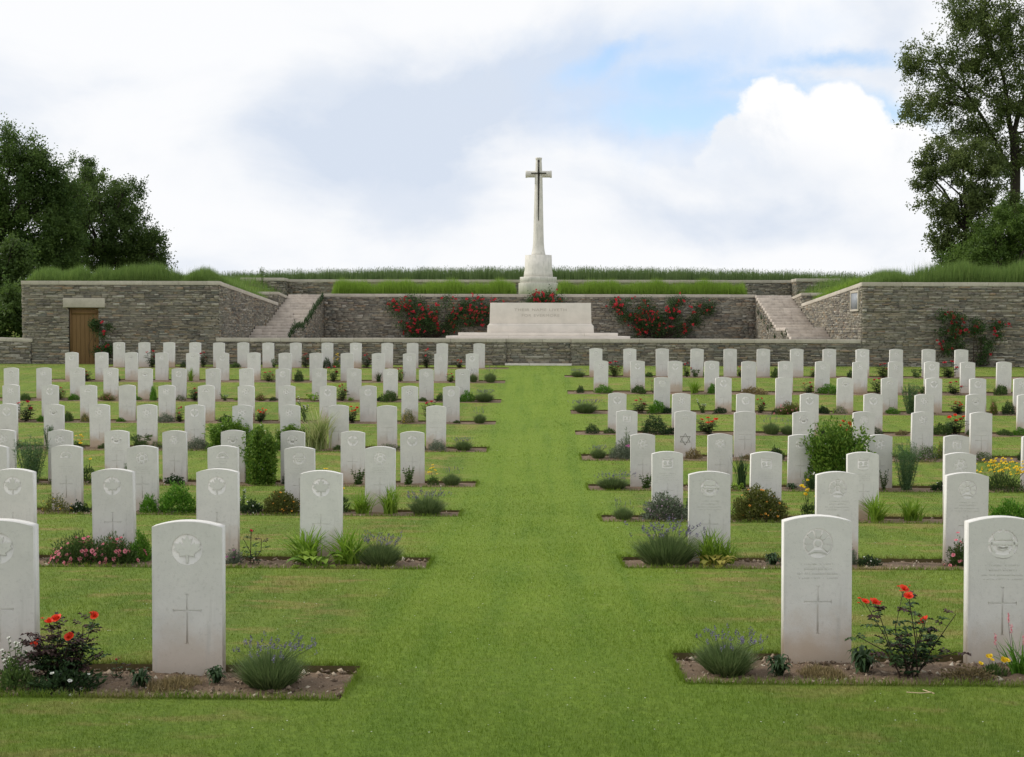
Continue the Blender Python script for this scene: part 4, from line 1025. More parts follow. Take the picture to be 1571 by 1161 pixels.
def p_weed(w_=.12, h_=.2, name='leafy_weed', mat='green', fl=None):
    r = empty(name); g = G(); lst = []
    for i in range(8):
        gf = G(); lst.append(gf)
        t = np.array([rng.uniform(-.5, .5)*w_, rng.uniform(-.4, .4)*w_, h_*rng.uniform(.6, 1.05)]); tube(g, [(0, 0, 0), t*np.array([.6, .6, .6]), t], .002, 3, .3)
        m = 26; k = rng.random(m); leaves(g, t*k[:, None]*np.array([1, 1, 1]), .035*(1.2-k*.6), .014, unit(rng.normal(size=(m, 3))*np.array([1, 1, .3]))+np.array([0, 0, .35]))
        if fl: petals(gf, t, .012, 6); petals(gf, t+[.01, 0, -.02], .01, 5)
    g.build('foliage', mat, r)
    if fl: flowers(lst, 'flower', 'flowers', fl, r)
    return r, w_, h_
rh = lambda *a: a
TYPES = {   # builder, everyday description, category, group
 'lav': (lambda: p_lavender(), 'grey-green lavender clump', 'lavender'),
 'lavlow': (lambda: p_lavender(.42, .2, 16, 1.5), 'low lavender clump', 'lavender'),
 'strap': (lambda: p_strap(), 'bright strap-leaved clump', 'plant'),
 'strapd': (lambda: p_strap(.25, .3, 'dark', 80, .012), 'dark strap-leaved clump', 'plant'),
 'varieg': (lambda: p_strap(.55, .5, 'varieg', 170, .014, 'variegated_grass'), 'cream-striped ornamental grass', 'grass clump'),
 'hosta': (lambda: p_hosta(), 'bright green hosta', 'hosta'),
 'hostay': (lambda: p_hosta(.28, .13, 'hostay', 24, .055), 'yellowing hosta', 'hosta'),
 'ros': (lambda: p_rosette(), 'small dark seedling', 'plant'),
 'pinkmd': (lambda: p_mound(.6, .26, 'green', 2600, .026, .35, 'pink', 90, .018, 'pink_flowered_mound', bladey=True), 'pink-flowered mound', 'flower clump'),
 'pinkup': (lambda: p_mound(.22, .24, 'green', 800, .025, .35, 'pink', 36, .016, 'pink_flowered_plant', bladey=True), 'upright pink-flowered plant', 'flower clump'),
 'magn': (lambda: p_mound(.18, .2, 'grey', 500, .022, .3, 'mag', 9, .014, 'magenta_flowered_plant', bladey=True), 'magenta-flowered clump', 'flower clump'),
 'mauve': (lambda: p_mound(.5, .3, 'grey', 3800, .030, .42, 'mauve', 170, .009, 'mauve_flowered_mound'), 'mauve-flowered mound', 'flower clump'),
 'mauvel': (lambda: p_mound(.5, .17, 'green', 1500, .02, .35, 'mauve', 70, .009, 'mauve_flowered_mound'), 'low mauve-flowered mound', 'flower clump'),
 'orange': (lambda: p_mound(.55, .36, 'olive', 4200, .034, .42, 'ora', 60, .012, 'orange_flowered_mound', tops=1.05), 'olive mound with orange flowers', 'shrub'),
 'green': (lambda: p_mound(.5, .32, 'dark', 2600, .024, .5, name='green_mound'), 'round dark green mound', 'shrub'),
 'bright': (lambda: p_mound(.45, .40, 'bright', 2400, .034, .45, name='bright_green_shrub'), 'bright green bushy plant', 'shrub'),
 'brightl': (lambda: p_mound(.45, .18, 'bright', 1500, .03, .4, name='bright_green_clump'), 'low bright green clump', 'plant'),
 'low': (lambda: p_mound(.4, .13, 'green', 1200, .024, .5, name='low_green_mound'), 'low green mound', 'plant'),
 'lowd': (lambda: p_mound(.3, .14, 'dark', 900, .026, .5, 'wht', 8, .01, name='dark_leaved_plant'), 'low dark-leaved plant', 'plant'),
 'brown': (lambda: p_mound(.38, .12, 'straw', 1000, .022, .5, name='brown_ground_cover'), 'brownish ground cover', 'plant'),
 'silver': (lambda: p_mound(.45, .2, 'grey', 1800, .022, .5, name='silver_leaved_mound'), 'silver-leaved mound', 'plant'),
 'rust': (lambda: p_mound(.55, .18, 'olive', 1500, .024, .3, 'pink', 50, .010, 'reddish_ground_cover', bladey=True), 'low reddish-flowered cover', 'plant'),
 'bush': (lambda: p_mound(.78, 1.02, 'bushleaf', 6500, .065, .55, 'wht', 30, .02, 'leafy_shrub', up=.2), 'tall leafy green shrub', 'shrub'),
 'bushr': (lambda: p_mound(.95, .95, 'bushleaf', 6500, .065, .45, 'wht', 24, .02, 'leafy_shrub', up=.35), 'tall leafy green shrub', 'shrub'),
 'feather': (lambda: p_tall(), 'tall feathery plant', 'plant'),
 'yelup': (lambda: p_yellow(.22, .36, 9, .022), 'loose yellow-flowered plant', 'flower clump'),
 'yelbig': (lambda: p_yellow(.75, .44, 80, .022, nl=1500), 'large yellow-flowered clump', 'flower clump'),
 'yelmd': (lambda: p_mound(.5, .28, 'olive', 1600, .024, .4, 'yel', 30, .012, 'yellow_flowered_mound'), 'olive mound with yellow flowers', 'flower clump'),
 'yellow': (lambda: p_yellow(.2, .13, 7, .02, nl=200), 'low yellow-flowered plant', 'flower clump'),
 'knot': (lambda: p_knot(), 'green plant with pink flower spikes', 'plant'),
 'straw': (lambda: p_straw(), 'dry straw-coloured ground cover', 'plant'),
 'weed': (lambda: p_weed(), 'upright leafy plant', 'plant'),
 'weedw': (lambda: p_weed(.2, .28, 'white_flowered_plant', 'green', 'wht'), 'white-flowered upright plant', 'flower clump'),
 'roseL': (lambda: p_rose(.50, .44, ((-.10, .41), (.17, .325), (.33, .40), (-.32, .27), (-.04, .42)), .030, dens=1.9, dark=.5), 'dark-leaved rose bush with scarlet flowers', 'rose bush'),
 'roseR': (lambda: p_rose(.60, .46, ((-.44, .42), (-.33, .41), (-.05, .46), (.01, .455), (.13, .32)), .028, dens=1.0, dark=.4), 'open rose bush with scarlet flowers', 'rose bush'),
 'roseT': (lambda: p_rose(.20, .30, ((-.1, .45),), .014, 'crim', .5, dark=.3, each=True), 'spindly rose shoot', 'rose bush'),
 'roseA': (lambda: p_rose(.34, .36, ((-.3, .40), (-.05, .45), (.2, .36), (.34, .42), (0, .33)), .034, 'red', 1.3, dark=.1, each=False), 'small scarlet rose bush', 'rose bush'),
 'roseB': (lambda: p_rose(.30, .38, ((-.25, .42), (.1, .45), (.3, .30)), .034, 'crim', 1.2, dark=.2, each=False), 'small crimson rose bush', 'rose bush'),
}
WH = {}; VN = [0]
def plant(kind, px, row, side, wpx, hpx=None, dy=None, lab=None, far=False):
    Yr = (YL if side == 'left' else YR)[row]; Y = Yr - (.27 if dy is None else dy)
    global NEAR
    NEAR = row < 4; VN[0] += 1; key = (kind, NEAR, VN[0] % 3 if kind in ('lav', 'lavlow', 'roseA', 'roseB', 'strap', 'low', 'green') else 0)
    if key not in WH: WH[key] = TYPES[kind][0](); o = WH[key][0]
    else: o = copy_tree(WH[key][0])
    _, w_, h_ = WH[key]
    if kind == 'lav' and hpx: hpx *= .80 if row else .72
    if kind in ('bush', 'bushr') and hpx: hpx *= .86; wpx *= .92
    s_ = FPX/Y; X = P(px, 700, Y)[0]
    kx = wpx/s_/w_; kz = (hpx/s_/h_) if hpx else kx
    o.location = (X, Y, float(gh(X, Y))-.035); o.scale = (kx, kx if kx < 1.6 else 1.2, kz); o.rotation_euler = (0, 0, 0 if kind in ('roseL', 'roseR', 'knot', 'orange', 'mauve', 'pinkmd') else R(rk.uniform(-60, 60)))
    S = stones[(side, row)]; d = [abs(x) for x in S]
    beyond = sum(1 for x in S if abs(x) < abs(X))
    if min(abs(x-X) for x in S) < .24:
        k = min(range(len(S)), key=lambda i: abs(S[i]-X)); rel = f"at the foot of the {ORD[k]} stone from the path"
    elif beyond == 0: rel = "at the path end of the bed"
    elif beyond == len(S): rel = f"beyond the {ORD[len(S)-1]} stone from the path"
    else: rel = f"between stones {['one','two','three','four','five','six','seven','eight','nine','ten','eleven','twelve','thirteen','fourteen'][beyond-1]} and {['one','two','three','four','five','six','seven','eight','nine','ten','eleven','twelve','thirteen','fourteen'][beyond]} from the path"
    name, cat = TYPES[kind][1:3]
    l = lab or f"{name} {rel}, {ROWN[row]} {side} row"
    if len(l.split()) > 15 and not lab: l = l.replace('at the foot of the', 'below the').replace(' from the path', '')
    if l in LABS:
        for alt in ('second ', 'another smaller ', 'third ', 'fourth ', 'fifth '):
            if alt+l not in LABS: l = alt+l; break
    LABS.add(l)
    tag(o, l, cat, 'bedding plants in the headstone rows'); return o
LABS = set()
L_ = 'left'; R_ = 'right'
PL_ = [('roseL', 92, 0, 120, 120, .30), ('knotx', 0, 0, 0), ('low', 20, 0, 95, 42, .38), ('lowd', 98, 0, 110, 38, .42), ('weedw', 18, 0, 50, 80, .3), ('ros', 213, 0, 40, 34, .33), ('ros', 329, 0, 38, 30, .22), ('straw', 264, 0, 92, 26, .32), ('lav', 412, 0, 112, 78, .26), ('roseT', 178, 0, 30, 34, .12),
  ('pinkmd', 120, 1, 100, 46), ('pinkmd', 172, 1, 90, 45), ('bright', 214, 1, 36, 48, .2), ('magn', 358, 1, 32, 28), ('roseT', 388, 1, 40, 56), ('strap', 470, 1, 95, 42, .15), ('hosta', 487, 1, 78, 26, .42), ('strap', 533, 1, 82, 44, .22), ('lav', 583, 1, 76, 46),
  ('yelmd', 85, 2, 58, 28), ('lowd', 121, 2, 34, 18), ('brightl', 228, 2, 40, 28), ('bright', 272, 2, 62, 46), ('lowd', 386, 2, 36, 22), ('orange', 432, 2, 62, 36), ('strap', 555, 2, 55, 28), ('strap', 598, 2, 52, 34), ('lav', 655, 2, 60, 36), ('yelup', 516, 2, 44, 62, .15), ('weedw', 370, 2, 22, 40, .1),
  ('feather', 48, 3, 54, 68), ('yelup', 128, 3, 36, 62), ('lowd', 268, 3, 44, 14), ('bush', 400, 3, 60, 98), ('bushr', 362, 3, 40, 62, -.1), ('green', 440, 3, 22, 22), ('yelup', 505, 3, 44, 26), ('weed', 549, 3, 24, 30), ('weed', 626, 3, 26, 34), ('yelup', 665, 3, 26, 32), ('lavlow', 693, 3, 30, 20), ('feather', 200, 3, 20, 34),
  ('weed', 217, 4, 36, 26), ('silver', 303, 4, 40, 18), ('yelmd', 332, 4, 22, 14), ('yelup', 118, 4, 24, 22), ('feather', 75, 4, 18, 36), ('bushr', 352, 4, 66, 52), ('bush', 448, 4, 50, 42), ('varieg', 489, 4, 78, 46), ('mauvel', 596, 4, 46, 11), ('silver', 671, 4, 38, 16), ('lav', 711, 4, 30, 20),
  ('roseB', 40, 5, 28, 32), ('low', 104, 5, 20, 16), ('yelmd', 131, 5, 22, 14), ('silver', 254, 5, 30, 14), ('roseB', 277, 5, 18, 24), ('lowd', 347, 5, 24, 12), ('roseA', 400, 5, 26, 22), ('weedw', 468, 5, 22, 40), ('roseA', 540, 5, 24, 26), ('yelmd', 626, 5, 26, 22), ('green', 597, 5, 14, 14), ('roseB', 660, 5, 24, 34), ('lavlow', 736, 5, 22, 16),
  ('low', 40, 6, 26, 10), ('roseB', 93, 6, 16, 20), ('rust', 165, 6, 34, 12), ('brightl', 236, 6, 16, 20), ('roseB', 299, 6, 24, 20), ('weedw', 346, 6, 20, 14), ('rust', 400, 6, 20, 12), ('hosta', 479, 6, 22, 14), ('roseB', 524, 6, 20, 26), ('low', 597, 6, 32, 16), ('green', 676, 6, 16, 14), ('brightl', 717, 6, 24, 16), ('lav', 743, 6, 32, 18),
  ('roseB', 133, 7, 22, 16), ('green', 180, 7, 16, 12), ('low', 225, 7, 14, 10), ('roseA', 273, 7, 18, 14), ('strap', 294, 7, 14, 16), ('green', 459, 7, 18, 18), ('roseB', 413, 7, 20, 16), ('roseB', 511, 7, 20, 24), ('strapd', 581, 7, 14, 12), ('roseB', 614, 7, 12, 22), ('roseB', 691, 7, 14, 14), ('lavlow', 726, 7, 14, 14), ('lavlow', 752, 7, 20, 16),
  ('roseB', 234, 8, 20, 26), ('low', 200, 8, 14, 8), ('roseB', 313, 8, 14, 24), ('green', 283, 8, 12, 10), ('low', 362, 8, 20, 8), ('roseB', 469, 8, 16, 22), ('weed', 421, 8, 12, 16), ('green', 502, 8, 16, 16), ('yelup', 516, 8, 14, 22), ('roseB', 562, 8, 18, 22), ('roseB', 655, 8, 18, 30), ('roseA', 705, 8, 14, 14)]
for a in PL_:
    if a[0] == 'knotx': continue
    plant(a[0], a[1], a[2], L_, a[3], a[4] if len(a) > 4 else None, a[5] if len(a) > 5 else None)
PRR = [('lav', 1116, 0, 98, 70, .28), ('ros', 1198, 0, 46, 36, .35), ('straw', 1268, 0, 78, 24, .34), ('ros', 1328, 0, 58, 42, .25), ('roseR', 1396, 0, 160, 132, .33), ('brown', 1492, 0, 90, 22, .38), ('yellow', 1530, 0, 46, 34, .30), ('knot', 1572, 0, 80, 84, .26),
  ('lav', 1024, 1, 110, 62), ('strap', 1090, 1, 72, 42, .22), ('strap', 1116, 1, 52, 30, .18), ('hostay', 1099, 1, 56, 22, .42), ('ros', 1187, 1, 30, 22), ('lowd', 1335, 1, 40, 18), ('magn', 1310, 1, 16, 30, .2), ('pinkup', 1476, 1, 40, 44),
  ('lavlow', 957, 2, 34, 22), ('mauve', 1021, 2, 72, 40), ('orange', 1165, 2, 86, 50), ('strap', 1345, 2, 62, 32), ('strap', 1399, 2, 56, 30), ('brightl', 1552, 2, 64, 34), ('green', 1057, 2, 16, 30, .0), ('yelup', 1243, 2, 30, 60, .1),
  ('lav', 940, 3, 52, 24), ('weed', 991, 3, 24, 28), ('strapd', 1138, 3, 28, 40), ('hosta', 1131, 3, 22, 14, .4), ('ros', 1216, 3, 22, 12), ('strapd', 1245, 3, 20, 16), ('bushr', 1284, 3, 88, 112, .2), ('feather', 1391, 3, 44, 72), ('weedw', 1356, 3, 20, 36), ('yelbig', 1537, 3, 78, 50),
  ('lav', 918, 4, 26, 20), ('silver', 950, 4, 40, 22), ('magn', 962, 4, 32, 40), ('brown', 1064, 4, 28, 16), ('lowd', 1190, 4, 26, 18), ('mauvel', 1424, 4, 70, 22), ('mauvel', 1508, 4, 48, 14), ('roseA', 1296, 4, 26, 54, -.1), ('yelmd', 1443, 4, 16, 26, .1), ('green', 1568, 4, 20, 16), ('brown', 1150, 4, 34, 8),
  ('green', 908, 5, 24, 16), ('green', 1004, 5, 50, 28), ('roseA', 1086, 5, 34, 26), ('lavlow', 1183, 5, 28, 20), ('lavlow', 1208, 5, 24, 16), ('green', 1265, 5, 20, 14), ('low', 1442, 5, 34, 18), ('roseA', 1466, 5, 32, 32), ('brown', 1383, 5, 26, 8), ('low', 1540, 5, 26, 10), ('feather', 1455, 5, 14, 22),
  ('lav', 898, 6, 40, 20), ('roseB', 980, 6, 26, 22), ('brightl', 1008, 6, 34, 18), ('weedw', 1078, 6, 26, 22), ('roseB', 1166, 6, 16, 24), ('rust', 1212, 6, 66, 18), ('lowd', 1262, 6, 20, 12), ('feather', 1395, 6, 30, 46), ('brightl', 1368, 6, 24, 10), ('roseA', 1469, 6, 26, 20), ('rust', 1523, 6, 20, 22), ('green', 1546, 6, 26, 20), ('low', 1040, 6, 18, 14),
  ('green', 890, 7, 16, 12), ('brightl', 925, 7, 30, 12), ('low', 979, 7, 30, 12), ('strap', 1064, 7, 30, 16), ('brightl', 1092, 7, 20, 14), ('brown', 1156, 7, 50, 10), ('roseB', 1239, 7, 20, 18), ('brightl', 1272, 7, 42, 14), ('roseB', 1345, 7, 20, 24), ('weed', 1414, 7, 14, 14), ('roseB', 1463, 7, 24, 20), ('low', 1534, 7, 42, 14), ('roseT', 1001, 7, 10, 20),
  ('lav', 886, 8, 24, 12), ('roseB', 942, 8, 24, 24), ('low', 995, 8, 18, 8), ('roseB', 1053, 8, 14, 22), ('weed', 1066, 8, 14, 14), ('brightl', 1083, 8, 12, 12), ('roseB', 1135, 8, 12, 18), ('low', 1190, 8, 22, 14), ('roseB', 1245, 8, 12, 14), ('green', 1304, 8, 16, 12), ('roseB', 1353, 8, 24, 22), ('weed', 1404, 8, 18, 16), ('roseB', 1455, 8, 30, 26), ('low', 1032, 8, 20, 8)]
for a in PRR: plant(a[0], a[1], a[2], R_, a[3], a[4] if len(a) > 4 else None, a[5] if len(a) > 5 else None)

# low fillers between the stones
for side, rows, Lst in ((L_, ROWL, PL_), (R_, ROWR, PRR)):
    for ri in range(1, 7):
        row = sorted(p_ for p_ in rows[ri] if -10 < p_ < 1580); sc_ = FPX/(YL if side == L_ else YR)[ri]; used = [a[1] for a in Lst if a[2] == ri]
        for i in range(len(row)):
            px = row[i]+rk.uniform(-.30, .30)*sc_
            if any(abs(px-u_) < .24*sc_ for u_ in used) or not 0 < px < 1571 or (side == L_ and px > row[-1]+.2*sc_): continue
            used.append(px); kd = rk.choice(['low', 'lowd', 'silver', 'brown', 'low', 'brightl', 'mauvel', 'strap', 'green', 'ros'])
            w_ = rk.uniform(.22, .40)*sc_*(.5 if kd == 'ros' else 1); plant(kd, px, ri, side, w_, w_*rk.uniform(.35, .55))
# climbing roses on the walls: main canes fanned on the wall, leaves along them, blooms on top
def climber(x0, x1, y_top, y_bot, Y, label, nclump, nfl, mat='crim', rx=.24, name='climbing_rose', fan=.35, top_fl=False):
    X0, Z1 = P(x0, y_top, Y); X1, Z0 = P(x1, y_bot, Y); xc_ = (X0+X1)/2
    r = tag(empty(name), label, 'climbing rose', 'roses trained against the walls'); g = G(); gs = G(); gf = G(); tips = []
    for i in range(nclump):
        u_ = rng.uniform(-1, 1); h_ = rng.beta(1.4, 1.2)
        k = fan+(1-fan)*h_**.8; x = xc_+u_*(X1-X0)/2*k; z = Z0+(Z1-Z0)*(h_*(.93 - .16*abs(u_)**2))
        tips.append((x, z)); y = Y-.10-rng.random()*.32
        b = (xc_+rng.normal(0, .25), Y-.12, Z0); tube(gs, [b, ((b[0]+x)/2+rng.normal(0, .1), Y-.15, (Z0+z)/2-.1), (x, y, z)], (.012, .008, .004), 4)
        m = 150; q = rng.normal(size=(m, 3))*np.array([rx*.62, .10, rx*.5]); c = np.array([x, y, z])+q; c[:, 1] = np.minimum(c[:, 1], Y-.03); c[:, 2] = c[:, 2].clip(Z0)
        leaves(g, c, rng.uniform(.04, .075, m), .045, unit(rng.normal(size=(m, 3)))+np.array([0, -.6, .1]))
    for i in range(nfl):
        x, z = tips[rng.integers(len(tips))]; c = (x+rng.normal(0, rx*.75), Y-.20-rng.random()*.32, z+rng.normal(.03, rx*.55))
        if c[2] < Z0+.1: continue
        for _ in range(int(rng.integers(1, 5))): petals(gf, np.array(c)+rng.normal(0, .05, 3), rng.uniform(.028, .062), 6, (rng.normal(0, .4), -1, .6))
    g.build('foliage', 'climbleaf', r); gs.build('canes', 'stemd', r); gf.build('flowers', mat, r); return r
climber(590, 732, 451, 517, YR_, 'large crimson climbing rose left of the altar stone', 60, 105)
climber(700, 768, 456, 500, YR_, 'narrow crimson climbing rose just behind the left end of the altar', 18, 40, fan=.6)
climber(926, 1098, 451, 517, YR_, 'large crimson climbing rose right of the altar stone', 62, 105)
climber(812, 868, 441, 517, YR_, 'crimson rose tips showing above the altar stone', 46, 90, fan=.6)
climber(1433, 1484, 468, 548, YW-.03, 'tall crimson climbing rose on the right bastion wall', 15, 17, 'crim', .16)
climber(1482, 1534, 482, 560, YW-.03, 'shorter crimson climbing rose at the right of the bastion wall', 13, 12, 'crim', .16)
climber(142, 180, 480, 548, YW-.03, 'dark sparse climbing rose beside the wooden door', 14, 5, 'crim', .14, fan=.6)
# plants sprouting from the stair flank
for s_ in (-1, 1):
    r = tag(empty('wall_fern'), f'dark tufts of fern growing from the stepped flank of the {"left" if s_ < 0 else "right"} stairs', 'fern'); g = G()
    for y in np.arange(46.3, 53.8, .28 if s_ < 0 else .75):
        zz = E(stair_z(y))-(.03 if s_ < 0 else rng.uniform(.15, .7)); m = 46 if s_ < 0 else 16
        base = np.stack([np.full(m, s_*XS)-s_*.03+rng.normal(0, .02, m), y+rng.normal(0, .09, m), zz+rng.normal(0, .07, m)], 1)
        if zz < ZT+.05: continue
        blades(g, base, rng.uniform(.06, .2, m), .03, rng.uniform(.03, .12, m), rng.normal(math.pi if s_ > 0 else 0, .8, m), .6, 2)
    g.build('foliage', 'dark', r)

# ornamental grass borders and bank grass
def border(x0, x1, ya_, yb_, zf, h_, label, mat='hedge', n=9000, wv=.010, taper=.35, spread=.14, name='grass_border', seed=0, wisps=0):
    r = tag(empty(name), label, 'grass border', 'grass borders above the walls'); g = G()
    X = rng.uniform(x0, x1, n); Y = rng.uniform(ya_, yb_, n); ex = np.minimum(X-x0, x1-X); k = np.clip(ex/taper, .15, 1)**.5
    ey = np.minimum(Y-ya_, yb_-Y)/(yb_-ya_)*2; k = k*(.62+.38*np.clip(ey*1.6, 0, 1)**.6)
    hh = (1.38 if name == 'grass_border' and mat == 'hedge' else 1.32)*h_*k*(.86+.10*np.sin(X*2.7+seed)+.07*np.sin(X*6.1+seed*2)+rng.normal(0, .10, n))
    blades(g, np.stack([X, Y, zf(X, Y)], 1), hh.clip(.05), wv, rng.uniform(.02, spread, n)*1.2, None, .6, 3)
    if wisps:
        X = rng.uniform(x0, x1, wisps); Y = rng.uniform(ya_, yb_, wisps)
        blades(g, np.stack([X, Y, zf(X, Y)], 1), h_*rng.uniform(1.1, 1.5, wisps), .012, rng.uniform(.02, .2, wisps), None, .4, 3)
    g.build('foliage', mat, r); return r
UT = E(1.60)
ux = lambda px, Y: P(px, 440, Y)[0]
border(ux(511, 55), ux(792, 55), 54.5, 55.5, lambda X, Y: UT+0*X, .63, 'bright green grass border left of the memorial cross', n=17000, taper=.10)
border(ux(854, 55), ux(1144, 55), 54.5, 55.5, lambda X, Y: UT+0*X, .63, 'bright green grass border right of the memorial cross', n=17000, taper=.10)
BZ = E(1.62)
def bank(X, Y):
    ed = np.clip((np.abs(X)-XB-.3)/2.2, 0, 1); fall = np.where(ed < 1, (1-ed)*np.clip((Y-YW)/9.5, 0, 1)*.52, 0)
    return BZ - fall + ed*.9*np.clip((Y-50)/10, 0, 1) - .02
b_ = lambda px: P(px, 425, 43.5)[0]
border(b_(50), b_(144), 42.6, 44.4, bank, .62, 'grey-green grass mound at the far left on the bastion', 'hedge2', 9000, wisps=40, seed=1)
border(b_(146), b_(285), 42.6, 44.4, bank, .68, 'long grey-green grass mound above the wooden door', 'hedge2', 13000, wisps=70, seed=2)
border(b_(283), -XB-.40, 42.6, 45.5, bank, .60, 'grass mound at the corner of the left bastion', 'hedge2', 9000, wisps=50, seed=3)
border(XB+.42, b_(1395), 42.6, 45.5, bank, .62, 'green grass mound at the corner of the right bastion', 'hedge2', 12000, wisps=80, seed=4)
border(b_(1392), 20.4, 42.6, 44.4, bank, .78, 'long shaggy grass mound along the right bastion', 'hedge2', 19000, wisps=220, seed=5)
for s_ in (-1, 1):
    r = tag(empty('grass_border'), f'grass spilling down the sloping return of the {"left" if s_ < 0 else "right"} bastion', 'grass border', 'grass borders above the walls'); g = G()
    n = 15000; Y = rng.uniform(44.5, 51.2, n); X = s_*(XB+.42+rng.random(n)**1.3*2.2)
    blades(g, np.stack([X, Y, bank(X, Y)], 1), rng.uniform(.36, .74, n)*(1.0-.25*(Y-44.5)/6.7), .012, rng.uniform(.03, .22, n), None, .6, 3)
    g.build('foliage', 'hedge2' if s_ < 0 else 'hedge', r)
    n = 16000; X = s_*rng.uniform(XB+1.3, 20, n); Y = rng.uniform(46, 60, n); k = (np.abs(X) < 18.0) | (s_ > 0); X, Y = X[k], Y[k]; n = len(X); g = G()
    blades(g, np.stack([X, Y, bank(X, Y)], 1), rng.uniform(.15, .5, n), .014, rng.uniform(.02, .2, n), None, .5, 2)
    tag(g.build('bank_grass', 'hedge2'), label=f'rough grass covering the {"left" if s_ < 0 else "right"} bank behind the bastion', cat='grass', kind='stuff')
r = tag(empty('tall_weed'), 'thin tall weed against the sky above the left stairs', 'plant'); g = G()
xw, zw = P(402, 424, 58)
for i in range(5):
    t = np.array([xw+rng.normal(0, .12), 58, zw+rng.uniform(.35, .72)]); tube(g, [(xw, 58, zw-.8), t*.5+np.array([xw, 58, zw])*.5, t], .008, 3); m = 22
    leaves(g, t-np.array([0, 0, 1.])*rng.random((m, 1))*.4+rng.normal(0, .03, (m, 3)), .07, .03)
g.build('foliage', 'hedge2', r)

# ------------------------------------------------------------------ trees
def tree(name, label, trunk, clumps, mat, leaf=.13, per=120, spread=.62, trunk_r=.25, nl=40, cat='tree', lean=0., fork=None, group='trees behind the cemetery', tzone=.5):
    """trunk: (x, y, z0, ztop). clumps: list of (x, y, z, rx, ry, rz, count)"""
    r = tag(empty(name, (0, 0, 0)), label, cat, group)
    x, y, z0, zt_ = trunk; g = G(); C = []
    for (cx, cy, cz, rx, ry, rz, cnt) in clumps:
        d = unit(rng.normal(size=(cnt, 3))); q = rng.uniform(.15, 1, cnt)**.42; C.append(np.array([cx, cy, cz])+d*q[:, None]*np.array([rx, ry, rz]))
    C = np.concatenate(C)
    forks = fork or [((x, y, z0), (x+lean, y, zt_))]
    for a, b in forks:
        a, b = np.array(a, float), np.array(b, float); pts = [a+(b-a)*t+np.array([math.sin(t*5+a[0])*.10, 0, 0]) for t in np.linspace(0, 1, 6)]
        r0 = trunk_r if (not fork or (a, b)[0][2] < z0+2.2 and abs(b[0]-a[0]) < .8) else trunk_r*.5; tube(g, pts, np.linspace(r0, r0*(.8 if fork and r0 == trunk_r else .35), 6), 9)
    B = [np.array(a)+(np.array(b)-np.array(a))*t for a, b in forks for t in np.linspace(.25, 1, 7)]
    idx = rng.permutation(len(C))[:nl]
    for i in idx:
        c = C[i]; cand = [b for b in B if b[2] < c[2]+.4] or B
        b = min(cand, key=lambda q: np.linalg.norm(q-c)+.8*rng.random()); m1 = (b+c)/2+np.array([0, 0, .12*np.linalg.norm(c-b)])+rng.normal(0, .15, 3)
        L = np.linalg.norm(c-b); tube(g, [b, b*.55+m1*.45+rng.normal(0, .05, 3), m1, m1*.4+c*.6, c], np.array([.055, .045, .035, .022, .010])*min(1.6, .4+L/3), 5)
        for _ in range(3):
            e = c+np.clip(rng.normal(0, spread*.5, 3), -.5, .5); tube(g, [m1*.3+c*.7, e], (.014, .005), 3)
    g.build('trunk', 'bark', r)
    n = len(C)*per; g = G(); ci = np.repeat(np.arange(len(C)), per); sp = np.repeat(rng.uniform(.55, 1.25, len(C))*spread, per)[:, None]
    # sprays: leaves hang along short random twigs in each clump
    tw = unit(rng.normal(size=(len(C), 7, 3)))*rng.uniform(.5, 1.35, (len(C), 7, 1)); k = rng.integers(0, 7, n); t = rng.random(n)[:, None]
    p = C[ci]+tw[ci, k]*sp*t+rng.normal(0, .16, (n, 3))*spread
    tone = np.repeat(rng.random(len(C)), per)*.55+rng.random(n)*.45
    leaves(g, p, leaf*rng.uniform(.6, 1.3, n), leaf*.62, unit(rng.normal(size=(n, 3)))+np.array([0, 0, -.25]), tone, .3)
    g.build('crown', mat, r); return r
def TP(px, py, Y): x_, z_ = P(px, py, Y); return x_, Y, z_
def CL(Y, lst):
    o = []
    for px, py, rx, ry_, cnt in lst:
        x_, _, z_ = TP(px, py, Y); k = Y/FPX; o.append((x_, Y+rng.uniform(-.6, .6), z_, rx*k, max(rx*k*.8, .7), ry_*k, cnt))
    return o
tree('dense_tree', 'largest dark dense tree at the far left', (*TP(-10, 500, 60)[:2], .8, 6.5), CL(60, [(10, 285, 85, 70, 80), (-70, 330, 110, 110, 90), (52, 340, 68, 80, 90), (20, 230, 50, 34, 34), (40, 430, 80, 60, 90), (95, 370, 40, 60, 45), (88, 300, 34, 40, 30), (62, 262, 34, 30, 24)]), 'treeleft', .125, 190, .75, .3, 40)
tree('dense_tree', 'rounded dark tree standing right of the large left tree', (*TP(165, 470, 64)[:2], 1.5, 6.5), CL(64, [(150, 350, 72, 62, 90), (205, 370, 46, 46, 62), (130, 285, 30, 36, 20), (190, 300, 34, 34, 20), (120, 400, 70, 35, 60), (215, 398, 36, 24, 30), (236, 385, 18, 34, 18), (110, 315, 34, 40, 26)]), 'treeback', .12, 170, .62, .2, 36)
tree('dense_tree', 'thin light-topped tree rising between the left trees', (*TP(135, 470, 67)[:2], 1.5, 8.6), CL(67, [(128, 262, 26, 28, 15), (160, 290, 34, 26, 14), (185, 320, 36, 36, 22), (115, 330, 50, 50, 40)]), 'treeback', .12, 130, .55, .14, 24)
tree('dense_tree', 'low dark bush beside the outer corner of the left bastion', (*TP(-20, 520, 52)[:2], .6, 2.8), CL(52, [(-15, 455, 52, 48, 60), (-70, 430, 70, 90, 60), (25, 400, 32, 34, 34), (-5, 495, 40, 34, 50), (18, 465, 22, 50, 34)]), 'treeleft', .14, 120, .6, .12, 18)
xt, yt, zt0 = TP(1556, 440, 60)
